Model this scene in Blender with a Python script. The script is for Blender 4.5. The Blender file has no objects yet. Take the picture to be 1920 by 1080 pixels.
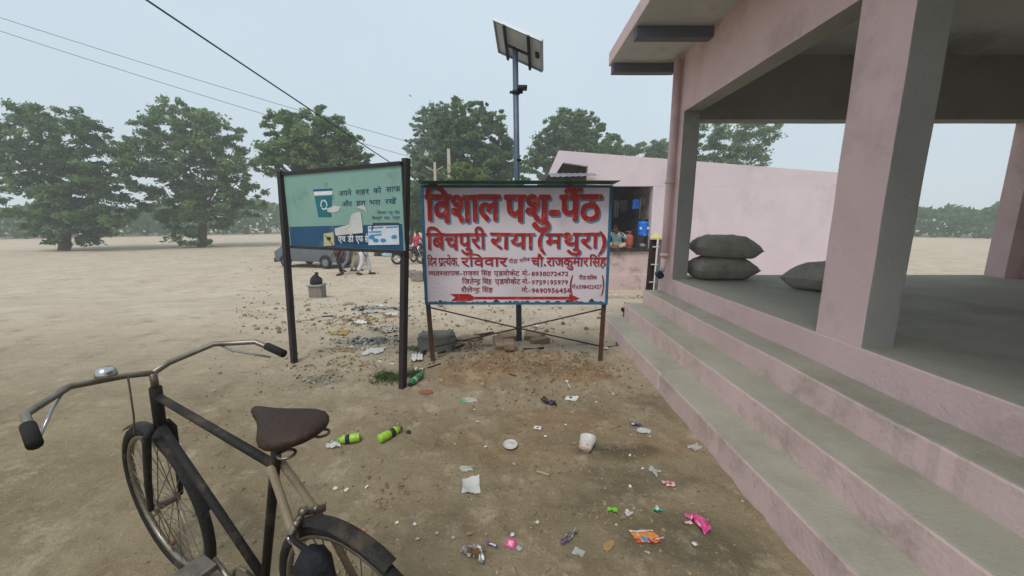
import bpy, bmesh, math, random
import numpy as np
from mathutils import Vector, Matrix, noise, Euler
random.seed(7)
RNG = np.random.default_rng(7)
PI = math.pi
S = bpy.context.scene
COL = S.collection

# ------------------------------------------------------------------ camera
F, CAMH = 715.0, 1.5                      # focal length in photo pixels (1920 wide), eye height
PITCH = math.atan(125 / F)
PC, PS = math.cos(PITCH), math.sin(PITCH)
cam = bpy.data.objects.new('camera', bpy.data.cameras.new('camera'))
COL.objects.link(cam)
cam.location = (0, 0, CAMH)
cam.rotation_euler = (PI / 2 - PITCH, 0, 0)
cam.data.sensor_width = 36
cam.data.lens = 36 * F / 1920
cam.data.clip_start = 0.05
cam.data.clip_end = 3000
S.camera = cam

# ------------------------------------------------------------------ sky, sun, exposure
SUN_EL, SUN_AZ = math.radians(58), math.radians(200)     # high, behind the camera, veiled by cloud
w = bpy.data.worlds.new('World'); S.world = w; w.use_nodes = True
nt = w.node_tree; nt.nodes.clear()
sky = nt.nodes.new('ShaderNodeTexSky'); sky.sky_type = 'NISHITA'; sky.sun_disc = False
sky.sun_elevation = SUN_EL; sky.sun_rotation = SUN_AZ
sky.air_density = 1.3; sky.dust_density = 5.0; sky.ozone_density = 1.5
cloud = nt.nodes.new('ShaderNodeTexNoise'); cloud.inputs['Scale'].default_value = 1.6; cloud.inputs['Detail'].default_value = 5
crmp = nt.nodes.new('ShaderNodeValToRGB')
crmp.color_ramp.elements[0].position = .3; crmp.color_ramp.elements[0].color = (4.4, 5.4, 6.2, 1)
crmp.color_ramp.elements[1].position = .75; crmp.color_ramp.elements[1].color = (5.2, 6.1, 6.75, 1)
tcw = nt.nodes.new('ShaderNodeTexCoord')
mx = nt.nodes.new('ShaderNodeMix'); mx.data_type = 'RGBA'; mx.inputs[0].default_value = .88
bg = nt.nodes.new('ShaderNodeBackground'); bg.inputs[1].default_value = .10
wo = nt.nodes.new('ShaderNodeOutputWorld')
L = nt.links.new
L(tcw.outputs['Generated'], cloud.inputs['Vector']); L(cloud.outputs['Fac'], crmp.inputs[0])
L(sky.outputs[0], mx.inputs[6]); L(crmp.outputs[0], mx.inputs[7]); L(mx.outputs[2], bg.inputs[0]); L(bg.outputs[0], wo.inputs[0])
sl = bpy.data.lights.new('sun', 'SUN'); sl.energy = 1.5; sl.angle = math.radians(25); sl.color = (1, .96, .9)
so = bpy.data.objects.new('sun', sl); COL.objects.link(so)
sd = Vector((math.sin(SUN_AZ) * math.cos(SUN_EL), math.cos(SUN_AZ) * math.cos(SUN_EL), math.sin(SUN_EL)))
so.rotation_euler = sd.to_track_quat('Z', 'Y').to_euler(); so.location = (0, 0, 30)
S.view_settings.view_transform = 'Standard'; S.view_settings.look = 'None'
S.view_settings.gamma = 1; S.view_settings.use_curve_mapping = False
S.view_settings.exposure = 0.45
S.render.engine = 'CYCLES'
S.cycles.max_bounces = 9; S.cycles.diffuse_bounces = 5; S.cycles.transparent_max_bounces = 8
S.cycles.volume_bounces = 3
try: S.cycles.use_denoising = True
except Exception: pass

# ------------------------------------------------------------------ pixel helpers (photo pixels -> direction; distance from what a thing touches)
def ray(px, py):
    a, b = (px - 960) / F, (540 - py) / F
    return Vector((a, PC + b * PS, -PS + b * PC))
EYE = Vector((0, 0, CAMH))
def at_y(px, py, y): d = ray(px, py); return EYE + d * (y / d.y)
def at_x(px, py, x): d = ray(px, py); return EYE + d * (x / d.x)
def at_z(px, py, z): d = ray(px, py); return EYE + d * ((z - CAMH) / d.z)
def sstep(a, b, x):
    t = min(1, max(0, (x - a) / (b - a))); return t * t * (3 - 2 * t)
DENT = np.random.default_rng(3).random((64, 64, 5)).tolist()
def dents(x, y):
    """old footprints and hoof marks pressed into the ground"""
    C_ = .34; ci, cj = math.floor(x / C_), math.floor(y / C_); h = 0
    for i in (ci - 1, ci, ci + 1):
        for j in (cj - 1, cj, cj + 1):
            r = DENT[i % 64][j % 64]
            if r[4] < .25: continue
            dx, dy = x - (i + r[0]) * C_, y - (j + r[1]) * C_; a = r[2] * 6.283; u = dx * math.cos(a) + dy * math.sin(a); v = dy * math.cos(a) - dx * math.sin(a)
            e = (u / (.07 + .07 * r[3])) ** 2 + (v / (.045 + .02 * r[4])) ** 2
            if e < 3.2: h += (-.013 * math.exp(-e * 1.6) + .006 * math.exp(-(e - 1.5) ** 2 * 3)) * (.4 + r[4])
    return h
def gz(x, y, fine=True):
    """height of the bare ground"""
    h = -.75 * sstep(5.2, 12.2, y)
    e = ((x - .12) / 1.15) ** 2 + ((y - 3.95) / .62) ** 2          # the heaped soil round the sign's feet
    if e < 4: h += .085 * math.exp(-e * 1.3)
    e = ((x + .55) / .3) ** 2 + ((y - 4.3) / .16) ** 2             # hollow behind the heap
    if e < 4: h -= .05 * math.exp(-e)
    e = ((x + 3.6) / 1.6) ** 2 + ((y - 14.6 - .12 * x) / .5) ** 2  # low bank of earth
    if e < 4: h += .14 * math.exp(-e)
    if not fine or y > 60 or abs(x) > 60: return h
    v = Vector((x, y, 0))
    k = min(1, max(.25, 1.2 - .02 * abs(y)))
    h += .020 * noise.noise(v * .9) + .012 * noise.noise(v * 2.3 + Vector((7, 1, 0)))
    h += .014 * k * noise.noise(v * 5 + Vector((1, 9, 2)))
    if abs(x) < 5 and y < 9: h += dents(x, y)
    n = noise.noise(v * 15 + Vector((3, 3, 0))); h += .006 * k * n + .006 * max(0, n - .25)
    e = ((x - .12) / 1.0) ** 2 + ((y - 4.0) / .6) ** 2
    rgh = 1 + 2.2 * math.exp(-e)
    h += .0030 * k * rgh * noise.noise(v * 38) + .004 * (rgh - 1) * noise.noise(v * 17 + Vector((5, 0, 0)))
    return h
def gnd(px, py):
    z = 0.0
    for _ in range(14):
        p = at_z(px, py, z); z = .5 * z + .5 * gz(p.x, p.y)
    p = at_z(px, py, z); return Vector((p.x, p.y, gz(p.x, p.y)))

# ------------------------------------------------------------------ materials
MATS = {}
def srgb(r, g, b): return tuple(((c / 255 / 12.92) if c / 255 <= .04045 else ((c / 255 + .055) / 1.055) ** 2.4) for c in (r, g, b))
def mat(name, c1, c2=None, scale=6, rough=.8, bump=0, bscale=60, metal=0, spec=.3, dirt=None, stretch=None, trans=0, alpha=1, coat=0, contrast=.25, sss=0):
    """c1/c2 mottled by noise; dirt = list of (colour, scale, threshold, strength)"""
    m = bpy.data.materials.new(name); m.use_nodes = True; n = m.node_tree.nodes; l = m.node_tree.links.new
    b = n['Principled BSDF']
    b.inputs['Roughness'].default_value = rough; b.inputs['Metallic'].default_value = metal
    b.inputs['Specular IOR Level'].default_value = spec
    if trans: b.inputs['Transmission Weight'].default_value = trans; b.inputs['IOR'].default_value = 1.3
    if alpha < 1: b.inputs['Alpha'].default_value = alpha
    if coat: b.inputs['Coat Weight'].default_value = coat
    tc = n.new('ShaderNodeTexCoord'); vec = tc.outputs['Object']
    if stretch:
        mp = n.new('ShaderNodeMapping'); mp.inputs['Scale'].default_value = stretch; l(vec, mp.inputs[0]); vec = mp.outputs[0]
    c2 = c2 or tuple(min(1, v * .82) for v in c1)
    nz = n.new('ShaderNodeTexNoise'); nz.inputs['Scale'].default_value = scale; nz.inputs['Detail'].default_value = 9; nz.inputs['Roughness'].default_value = .62
    l(vec, nz.inputs['Vector'])
    r = n.new('ShaderNodeValToRGB'); r.color_ramp.elements[0].position = .5 - contrast; r.color_ramp.elements[1].position = .5 + contrast
    r.color_ramp.elements[0].color = (*c2, 1); r.color_ramp.elements[1].color = (*c1, 1)
    l(nz.outputs['Fac'], r.inputs[0]); out = r.outputs[0]
    for k, (dc, ds, th, st) in enumerate(dirt or []):
        dn = n.new('ShaderNodeTexNoise'); dn.inputs['Scale'].default_value = ds; dn.inputs['Detail'].default_value = 8; dn.inputs['Roughness'].default_value = .7
        ad = n.new('ShaderNodeVectorMath'); ad.operation = 'ADD'; ad.inputs[1].default_value = (3.1 * k + 1, 2.7, 5.3 * k)
        l(vec, ad.inputs[0]); l(ad.outputs[0], dn.inputs['Vector'])
        mr = n.new('ShaderNodeMapRange'); mr.inputs['From Min'].default_value = th; mr.inputs['From Max'].default_value = th + .12; mr.inputs['To Max'].default_value = st
        l(dn.outputs['Fac'], mr.inputs['Value'])
        mxx = n.new('ShaderNodeMix'); mxx.data_type = 'RGBA'; mxx.inputs[7].default_value = (*dc, 1)
        l(mr.outputs[0], mxx.inputs[0]); l(out, mxx.inputs[6]); out = mxx.outputs[2]
    l(out, b.inputs['Base Color'])
    if bump:
        bn = n.new('ShaderNodeTexNoise'); bn.inputs['Scale'].default_value = bscale; bn.inputs['Detail'].default_value = 6
        l(vec, bn.inputs['Vector'])
        bp = n.new('ShaderNodeBump'); bp.inputs['Strength'].default_value = bump; bp.inputs['Distance'].default_value = .02
        l(bn.outputs['Fac'], bp.inputs['Height']); l(bp.outputs[0], b.inputs['Normal'])
    MATS[name] = m
    return m

# ------------------------------------------------------------------ mesh helpers
BASE = {}
def rot_to(d):
    d = Vector(d).normalized(); return d.to_track_quat('Z', 'Y').to_matrix()
class MB:
    """collects shapes of ONE part"""
    def __init__(s): s.v = []; s.f = []; s.mi = []; s.sm = []
    def add(s, vs, fs, mi=0, sm=False):
        o = len(s.v); s.v += [Vector(v) for v in vs]
        for f in fs: s.f.append([o + i for i in f]); s.mi.append(mi); s.sm.append(sm)
        return s
    def box(s, lo, hi, mi=0, M=None, bev=0, sm=False):
        bm = bmesh.new(); bmesh.ops.create_cube(bm, size=1)
        lo, hi = Vector(lo), Vector(hi); c = (lo + hi) / 2; d = hi - lo
        for v in bm.verts: v.co = Vector((v.co.x * d.x, v.co.y * d.y, v.co.z * d.z)) + c
        if bev: bmesh.ops.bevel(bm, geom=bm.edges[:], offset=bev, segments=2, affect='EDGES', profile=.6)
        s.bm(bm, mi, M, sm); return s
    def bm(s, bm, mi=0, M=None, sm=False):
        bm.verts.index_update()
        s.add([(M @ v.co) if M else v.co.copy() for v in bm.verts], [[v.index for v in f.verts] for f in bm.faces], mi, sm); bm.free(); return s
    def tube(s, pts, r, n=8, mi=0, cap=True, sm=True):
        pts = [Vector(p) for p in pts]; rr = r if isinstance(r, (list, tuple)) else [r] * len(pts)
        vs, fs = [], []; up = None
        for i, p in enumerate(pts):
            t = (pts[min(i + 1, len(pts) - 1)] - pts[max(i - 1, 0)]).normalized()
            if up is None: up = t.orthogonal().normalized()
            else: up = (up - t * up.dot(t)).normalized()
            b = t.cross(up)
            for k in range(n):
                a = 2 * PI * k / n; vs.append(p + (up * math.cos(a) + b * math.sin(a)) * rr[i])
        for i in range(len(pts) - 1):
            for k in range(n):
                k2 = (k + 1) % n; fs.append([i * n + k, i * n + k2, (i + 1) * n + k2, (i + 1) * n + k])
        if cap: fs.append(list(range(n))[::-1]); fs.append([(len(pts) - 1) * n + k for k in range(n)])
        return s.add(vs, fs, mi, sm)
    def lathe(s, prof, n=20, M=None, mi=0, sm=True):
        vs, fs = [], []
        for r, z in prof:
            for k in range(n):
                a = 2 * PI * k / n; vs.append(Vector((r * math.cos(a), r * math.sin(a), z)))
        for i in range(len(prof) - 1):
            for k in range(n):
                k2 = (k + 1) % n; fs.append([i * n + k, i * n + k2, (i + 1) * n + k2, (i + 1) * n + k])
        if prof[0][0] > 1e-6: fs.append(list(range(n))[::-1])
        if prof[-1][0] > 1e-6: fs.append([(len(prof) - 1) * n + k for k in range(n)])
        if M: vs = [M @ v for v in vs]
        return s.add(vs, fs, mi, sm)
    def torus(s, R, r, M=None, n=36, k=8, a0=0, a1=2 * PI, mi=0, flat=1):
        vs, fs = [], []; full = abs(a1 - a0 - 2 * PI) < 1e-6; m = n if full else n + 1
        for i in range(m):
            a = a0 + (a1 - a0) * i / n
            for j in range(k):
                b = 2 * PI * j / k; q = R + r * math.cos(b)
                vs.append(Vector((q * math.cos(a), q * math.sin(a), r * flat * math.sin(b))))
        for i in range(n):
            i2 = (i + 1) % m
            for j in range(k):
                j2 = (j + 1) % k; fs.append([i * k + j, i2 * k + j, i2 * k + j2, i * k + j2])
        if not full: fs.append(list(range(k))[::-1]); fs.append([n * k + j for j in range(k)])
        if M: vs = [M @ v for v in vs]
        return s.add(vs, fs, mi, True)
    def prism(s, poly, fn, a, b, mi=0):
        """poly 2D; fn(u,v,t) -> 3D; extruded t=a..b"""
        n = len(poly)
        vs = [fn(u, v, a) for u, v in poly] + [fn(u, v, b) for u, v in poly]
        fs = [list(range(n))[::-1], list(range(n, 2 * n))] + [[i, (i + 1) % n, n + (i + 1) % n, n + i] for i in range(n)]
        return s.add(vs, fs, mi)
    def ball(s, c, r, sub=2, mi=0, nz=0, fr=2, seed=0, sq=(1, 1, 1), M=None, sm=True):
        bm = bmesh.new(); bmesh.ops.create_icosphere(bm, subdivisions=sub, radius=1)
        for v in bm.verts:
            k = 1 + nz * noise.noise(v.co * fr + Vector((seed, seed * 1.7, 3)))
            v.co = Vector((v.co.x * sq[0], v.co.y * sq[1], v.co.z * sq[2])) * r * k
            if M: v.co = M @ v.co
            v.co += Vector(c)
        return s.bm(bm, mi, None, sm)
    def build(s, name, mats, parent=None, base=None, normals=True):
        """coordinates are world; the object's origin is base (or its parent's)"""
        mats = mats if isinstance(mats, (list, tuple)) else [mats]
        org = Vector(base) if base is not None else (BASE[parent.name] if parent else Vector((0, 0, 0)))
        me = bpy.data.meshes.new(name)
        me.from_pydata([tuple(v - org) for v in s.v], [], s.f)
        for m in mats: me.materials.append(m if not isinstance(m, str) else MATS[m])
        me.polygons.foreach_set('material_index', s.mi); me.polygons.foreach_set('use_smooth', s.sm)
        if normals:
            bm = bmesh.new(); bm.from_mesh(me); bmesh.ops.recalc_face_normals(bm, faces=bm.faces[:]); bm.to_mesh(me); bm.free()
        me.update()
        o = bpy.data.objects.new(name, me); COL.objects.link(o)
        if parent:
            o.parent = parent; o.location = org - BASE[parent.name]
        else: o.location = org
        BASE[o.name] = org.copy()
        return o
def tag(o, label=None, cat=None, group=None, kind=None):
    if label: o['label'] = label
    if cat: o['category'] = cat
    if group: o['group'] = group
    if kind: o['kind'] = kind
    return o
def thing(name, base, label, cat, group=None):
    o = bpy.data.objects.new(name, None); COL.objects.link(o); o.location = base; o.empty_display_size = .1
    BASE[o.name] = Vector(base); return tag(o, label, cat, group)
def copy_tree(o, parent=None):
    c = o.copy(); COL.objects.link(c)
    if parent: c.parent = parent
    for ch in list(o.children): copy_tree(ch, c)
    return c
def rough_up(o, amp, fr, seed=0, cuts=0):
    """uneven surface for masonry"""
    bm = bmesh.new(); bm.from_mesh(o.data)
    if cuts: bmesh.ops.subdivide_edges(bm, edges=bm.edges[:], cuts=cuts, use_grid_fill=True)
    for v in bm.verts: v.co += noise.noise_vector(v.co * fr + Vector((seed, 0, 0))) * amp
    bm.to_mesh(o.data); bm.free(); o.data.update()

# ------------------------------------------------------------------ palette
PINK = srgb(224, 195, 193); PINK2 = srgb(210, 180, 179)
mat('pink_plaster', PINK, PINK2, 2.2, .85, .25, 45, dirt=[(srgb(172, 148, 148), 1.1, .52, .5), (srgb(128, 112, 106), 6, .64, .6), (srgb(236, 222, 220), 3.3, .62, .5)])
mat('pink_worn', srgb(220, 193, 188), srgb(204, 176, 171), 3, .88, .2, 40, dirt=[(srgb(150, 138, 124), 2.2, .53, .55), (srgb(70, 62, 56), 3.1, .66, .7), (srgb(150, 140, 125), 12, .6, .6)])
mat('pink_pale', srgb(218, 202, 206), srgb(203, 188, 193), 1.2, .88, .2, 30, dirt=[(srgb(178, 160, 164), .8, .54, .35), (srgb(120, 104, 104), 5, .7, .55)])
mat('pink_stained', srgb(206, 182, 180), srgb(178, 158, 154), 2, .9, .4, 30, dirt=[(srgb(92, 82, 74), 1.6, .54, .7), (srgb(150, 132, 120), 5, .54, .5)])
mat('tread_cement', srgb(168, 163, 147), srgb(150, 146, 132), 1.7, .9, .35, 70, dirt=[(srgb(130, 125, 110), 1.1, .52, .5), (srgb(184, 178, 164), 7, .62, .4)])
mat('grey_cement', srgb(162, 160, 154), srgb(142, 141, 136), 1.5, .9, .3, 60, dirt=[(srgb(116, 116, 110), 1.2, .55, .5)])
mat('soffit_cement', srgb(196, 197, 194), srgb(170, 172, 170), 1.1, .92, .25, 30, dirt=[(srgb(128, 130, 126), .9, .52, .6), (srgb(170, 168, 160), 3, .6, .4)])
mat('rib_grey', srgb(112, 114, 124), srgb(96, 98, 106), 3, .85, .2, 40)
mat('rust_iron', srgb(74, 58, 50), srgb(48, 40, 37), 9, .7, .4, 120, .3, dirt=[(srgb(110, 70, 46), 14, .6, .6)])
mat('rust_leg', srgb(98, 70, 52), srgb(62, 48, 40), 9, .75, .4, 120, .2, dirt=[(srgb(140, 120, 100), 5, .62, .6)])
mat('frame_dark', srgb(64, 56, 58), srgb(46, 42, 44), 9, .6, .3, 120, .3, dirt=[(srgb(96, 70, 60), 8, .6, .6)])
mat('blue_frame', srgb(52, 110, 140), srgb(40, 86, 112), 9, .6, .2, 80, dirt=[(srgb(70, 52, 44), 12, .62, .8)])
mat('green_sheet', srgb(44, 110, 84), srgb(34, 84, 66), 5, .55, .2, 30, .1, dirt=[(srgb(30, 48, 40), 4, .58, .6)])
mat('sign_white', srgb(216, 206, 214), srgb(204, 194, 203), 1.6, .55, .05, 40, dirt=[(srgb(186, 172, 178), 1.1, .52, .5), (srgb(150, 130, 124), 12, .66, .5), (srgb(120, 96, 84), 26, .72, .8)])
mat('sign_edge_grime', srgb(92, 80, 74), srgb(44, 40, 40), 16, .8)
mat('paint_red', srgb(178, 44, 38), srgb(138, 28, 28), 30, .5, .1, 60, dirt=[(srgb(214, 112, 84), 20, .54, .75)], stretch=(1, 1, .45))
mat('paint_maroon', srgb(150, 44, 56), srgb(120, 34, 46), 40, .55, dirt=[(srgb(196, 172, 180), 38, .56, .7)])
mat('paint_faded', srgb(184, 128, 136), srgb(200, 180, 186), 50, .6)
mat('paint_blue', srgb(96, 146, 178), srgb(80, 126, 154), 20, .55, dirt=[(srgb(190, 190, 200), 30, .66, .5)])
mat('panel_green', srgb(132, 168, 156), srgb(118, 154, 144), 1.8, .45, .05, 30, dirt=[(srgb(98, 124, 116), 2.5, .54, .6), (srgb(158, 156, 146), 9, .62, .5), (srgb(160, 172, 164), 4, .58, .5)])
mat('print_navy', srgb(22, 52, 84), srgb(28, 62, 92), 12, .5)
mat('print_blue', srgb(38, 84, 118), srgb(28, 66, 98), 4, .5, dirt=[(srgb(92, 120, 126), 5, .55, .6), (srgb(120, 140, 136), 17, .62, .5)])
mat('print_teal', srgb(20, 112, 118), srgb(18, 92, 104), 6, .45)
mat('print_white', srgb(226, 228, 226), srgb(208, 212, 212), 8, .6)
mat('torn_paper', srgb(206, 204, 200), srgb(182, 180, 174), 6, .9, .3, 60, dirt=[(srgb(140, 134, 122), 7, .6, .5)])
mat('poster_white', srgb(206, 212, 218), srgb(190, 200, 210), 5, .8, .1, 40, dirt=[(srgb(214, 180, 176), 4, .6, .4)])
mat('poster_yellow', srgb(190, 186, 142), srgb(168, 166, 128), 6, .8)
mat('poster_blue', srgb(64, 146, 196), srgb(50, 120, 170), 10, .7)
mat('tape_brown', srgb(104, 60, 46), srgb(60, 44, 40), 30, .8)
mat('galv_pole', srgb(92, 104, 122), srgb(76, 88, 104), 7, .5, .15, 60, .35, dirt=[(srgb(60, 60, 62), 9, .62, .5)])
mat('panel_back', srgb(200, 202, 204), srgb(180, 182, 186), 2, .6)
mat('panel_frame', srgb(150, 160, 165), srgb(125, 135, 142), 5, .45, metal=.5)
mat('bracket_dark', srgb(46, 50, 58), srgb(36, 40, 46), 6, .6, metal=.3)
mat('solar_cell', (.012, .02, .06), (.02, .03, .09), 4, .15, spec=.6)
mat('wood_dark', srgb(66, 50, 44), srgb(44, 36, 34), 12, .8, .4, 60, stretch=(1, 1, .15))
mat('black_rubber', srgb(38, 36, 34), srgb(28, 27, 26), 20, .85, .3, 150, dirt=[(srgb(104, 92, 72), 10, .55, .5)])
mat('black_cloth', srgb(30, 32, 36), srgb(22, 24, 27), 14, .75, .4, 60, dirt=[(srgb(70, 80, 88), 6, .6, .5)])
mat('bike_paint', srgb(40, 38, 36), srgb(30, 29, 28), 10, .7, .3, 90, dirt=[(srgb(84, 70, 54), 9, .5, .6), (srgb(110, 96, 74), 30, .62, .4)])
mat('bike_steel', srgb(150, 145, 135), srgb(104, 92, 78), 18, .4, metal=.7, dirt=[(srgb(96, 66, 44), 15, .56, .7)])
mat('brass_worn', srgb(150, 136, 112), srgb(110, 98, 80), 10, .6, dirt=[(srgb(84, 72, 56), 12, .55, .6)])
mat('chrome', srgb(200, 200, 200), srgb(170, 170, 170), 8, .2, metal=.9)
mat('leather', srgb(58, 40, 30), srgb(42, 30, 24), 12, .6, .3, 80)
mat('stone_grey', srgb(124, 120, 114), srgb(98, 95, 90), 7, .95, .7, 40, dirt=[(srgb(140, 126, 106), 4, .55, .6)])
mat('stone_dusty', srgb(150, 138, 120), srgb(128, 116, 98), 7, .95, .6, 45)
mat('concrete_block', srgb(142, 136, 126), srgb(112, 108, 98), 6, .95, .6, 40, dirt=[(srgb(80, 76, 68), 4, .56, .6)])
mat('brick_dusty', srgb(158, 134, 110), srgb(136, 110, 88), 14, .95, .6, 70, dirt=[(srgb(150, 138, 118), 6, .5, .7)])
mat('brick_red', srgb(150, 96, 70), srgb(128, 84, 62), 14, .95, .6, 70)
mat('soil_clod', srgb(132, 114, 90), srgb(112, 96, 74), 20, .95, .5, 90)
mat('pebble', srgb(168, 158, 140), srgb(128, 116, 98), 40, .9)
mat('straw', srgb(178, 160, 124), srgb(120, 100, 72), 30, .9)
mat('charred', srgb(58, 54, 50), srgb(40, 38, 36), 9, .95, .5, 60, dirt=[(srgb(120, 114, 104), 7, .58, .7)])
mat('twig', srgb(78, 62, 48), srgb(54, 44, 36), 20, .9, .4, 80)
mat('bark', srgb(110, 98, 84), srgb(76, 68, 58), 8, .95, .6, 30)
mat('concrete_pole', srgb(196, 184, 168), srgb(172, 160, 146), 4, .9, .2, 30)
mat('cable_black', srgb(30, 32, 36), srgb(24, 26, 30), 5, .7)
mat('tin', srgb(150, 155, 158), srgb(110, 112, 112), 4, .5, .1, 30, .4)
mat('recess_shade_brown', srgb(70, 62, 62), srgb(56, 50, 50), 3, .95)  # shade of the far building's recesses put into a dark brown; also colours a cloth
mat('sack_jute', srgb(178, 172, 160), srgb(150, 143, 130), 7, .95, .8, 220, dirt=[(srgb(120, 110, 96), 3, .55, .5), (srgb(200, 196, 186), 18, .6, .5)])
mat('glass_dark', (.02, .025, .03), (.03, .035, .04), 3, .1, spec=.6)
mat('tyre', srgb(40, 39, 38), srgb(32, 31, 30), 20, .9, dirt=[(srgb(110, 100, 84), 8, .56, .5)])

# ------------------------------------------------------------------ ground (one sheet to the horizon)
def spread(lo, hi, step, far, g=1.13):
    a = list(np.arange(lo, hi + 1e-6, step)); s = step
    while a[-1] < far: s *= g; a.append(a[-1] + s)
    s = step
    while a[0] > -far: s *= g; a.insert(0, a[0] - s)
    return a
gx = spread(-2.4, 1.7, .02, 290); gy = spread(.75, 5.6, .02, 290)
DAMP = []      # damp or stained patches: (centre, rx, ry, strength)
for px, py, rx, ry, st in [(1150, 845, .26, .10, .9), (1190, 840, .2, .07, .8), (1200, 900, .36, .14, .5), (1170, 930, .3, .10, .45), (1280, 1000, .35, .2, .7), (1100, 960, .3, .1, .3),
                           (1010, 690, .5, .12, .35), (1230, 760, .2, .2, .45), (690, 640, .42, .14, .8), (720, 618, .22, .08, .7), (650, 655, .2, .07, .5), (600, 712, .2, .1, .6), (1180, 557, .8, .35, .6)]:
    p = gnd(px, py); DAMP.append((p.x, p.y, rx, ry, st))
SOILB = []     # turned brown soil
for px, py, rx, ry, st in [(960, 680, .85, .34, .9), (1080, 700, .35, .2, .9), (1050, 790, .5, .2, .5), (880, 700, .4, .3, .7), (1230, 830, .3, .15, .5), (980, 830, .6, .2, .35)]:
    p = gnd(px, py); SOILB.append((p.x, p.y, rx, ry, st))
gv, damp, soilb = [], [], []
for y in gy:
    for x in gx:
        gv.append((x, y, gz(x, y)))
        d = b = 0
        if -6 < x < 4 and 0 < y < 12:
            q = noise.fractal(Vector((x * 3, y * 3, 0)), 1, 2, 4) * .7
            for cx, cy, rx, ry, st in DAMP:
                e = ((x - cx) / rx) ** 2 + ((y - cy) / ry) ** 2
                if e < 5: d = max(d, st * sstep(1.5, .1, e + q))
            for cx, cy, rx, ry, st in SOILB:
                e = ((x - cx) / rx) ** 2 + ((y - cy) / ry) ** 2
                if e < 5: b = max(b, st * sstep(1.6, .1, e + q))
        damp.append(d); soilb.append(b)
nx = len(gx)
gf = [(j * nx + i, j * nx + i + 1, (j + 1) * nx + i + 1, (j + 1) * nx + i) for j in range(len(gy) - 1) for i in range(nx - 1)]
gm = bpy.data.meshes.new('ground'); gm.from_pydata(gv, [], gf)
for nm, arr in (('damp', damp), ('soil', soilb)):
    at = gm.attributes.new(nm, 'FLOAT', 'POINT'); at.data.foreach_set('value', arr)
gm.polygons.foreach_set('use_smooth', [True] * len(gf))
ground = bpy.data.objects.new('ground', gm); COL.objects.link(ground); tag(ground, kind='structure')
m = bpy.data.materials.new('dirt'); m.use_nodes = True; n = m.node_tree.nodes; l = m.node_tree.links.new; b = n['Principled BSDF']
b.inputs['Roughness'].default_value = .95; b.inputs['Specular IOR Level'].default_value = .15
geo = n.new('ShaderNodeNewGeometry')
def nz(sc, det=8, ro=.6):
    k = n.new('ShaderNodeTexNoise'); k.inputs['Scale'].default_value = sc; k.inputs['Detail'].default_value = det; k.inputs['Roughness'].default_value = ro
    l(geo.outputs['Position'], k.inputs['Vector']); return k.outputs['Fac']
def mr(v, a, b_, c=0, d=1):
    k = n.new('ShaderNodeMapRange'); k.inputs[1].default_value = a; k.inputs[2].default_value = b_; k.inputs[3].default_value = c; k.inputs[4].default_value = d; l(v, k.inputs[0]); return k.outputs[0]
def mixc(f, A, B):
    k = n.new('ShaderNodeMix'); k.data_type = 'RGBA'
    l(f, k.inputs[0])
    for q, s_ in ((6, A), (7, B)):
        if isinstance(s_, tuple): k.inputs[q].default_value = (*s_, 1)
        else: l(s_, k.inputs[q])
    return k.outputs[2]
def mul(a, b_):
    k = n.new('ShaderNodeMath'); k.operation = 'MULTIPLY'; l(a, k.inputs[0])
    if isinstance(b_, (int, float)): k.inputs[1].default_value = b_
    else: l(b_, k.inputs[1])
    return k.outputs[0]
sep = n.new('ShaderNodeSeparateXYZ'); l(geo.outputs['Position'], sep.inputs[0])
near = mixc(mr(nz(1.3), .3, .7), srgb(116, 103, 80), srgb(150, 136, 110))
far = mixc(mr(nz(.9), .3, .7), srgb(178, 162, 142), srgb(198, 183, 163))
dust_vignette = mr(sep.outputs[1], 2.6, 6.2)  # paler dry dust with distance; nearer vignette and exposure darkening painted in too
col = mixc(dust_vignette, near, far)
a1 = n.new('ShaderNodeAttribute'); a1.attribute_name = 'soil'; a2 = n.new('ShaderNodeAttribute'); a2.attribute_name = 'damp'
col = mixc(a1.outputs['Fac'], col, mixc(mr(nz(7), .35, .65), srgb(118, 91, 64), srgb(152, 124, 92)))
col = mixc(mul(a2.outputs['Fac'], .85), col, mixc(mr(nz(9), .35, .65), srgb(70, 66, 52), srgb(98, 90, 72)))
col = mixc(mul(mr(nz(2.4, 12, .78), .52, .66), .55), col, srgb(108, 91, 68))
col = mixc(mul(mr(nz(3.9, 12, .74), .54, .68), .5), col, srgb(186, 172, 148))
col = mixc(mul(mr(nz(34, 6, .7), .56, .72), .55), col, srgb(96, 82, 62))
col = mixc(mul(mr(nz(5, 10, .75), .55, .7), .5), col, srgb(184, 172, 150))
col = mixc(mul(mr(nz(80, 3), .62, .75), .5), col, srgb(196, 186, 166))
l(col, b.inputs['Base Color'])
bp = n.new('ShaderNodeBump'); bp.inputs['Strength'].default_value = .55; bp.inputs['Distance'].default_value = .03
sm_ = n.new('ShaderNodeMath'); sm_.operation = 'ADD'; l(nz(55, 8, .7), sm_.inputs[0]); l(mul(nz(9, 6, .65), 1.6), sm_.inputs[1])
l(sm_.outputs[0], bp.inputs['Height']); l(bp.outputs[0], b.inputs['Normal'])
gm.materials.append(m)

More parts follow.
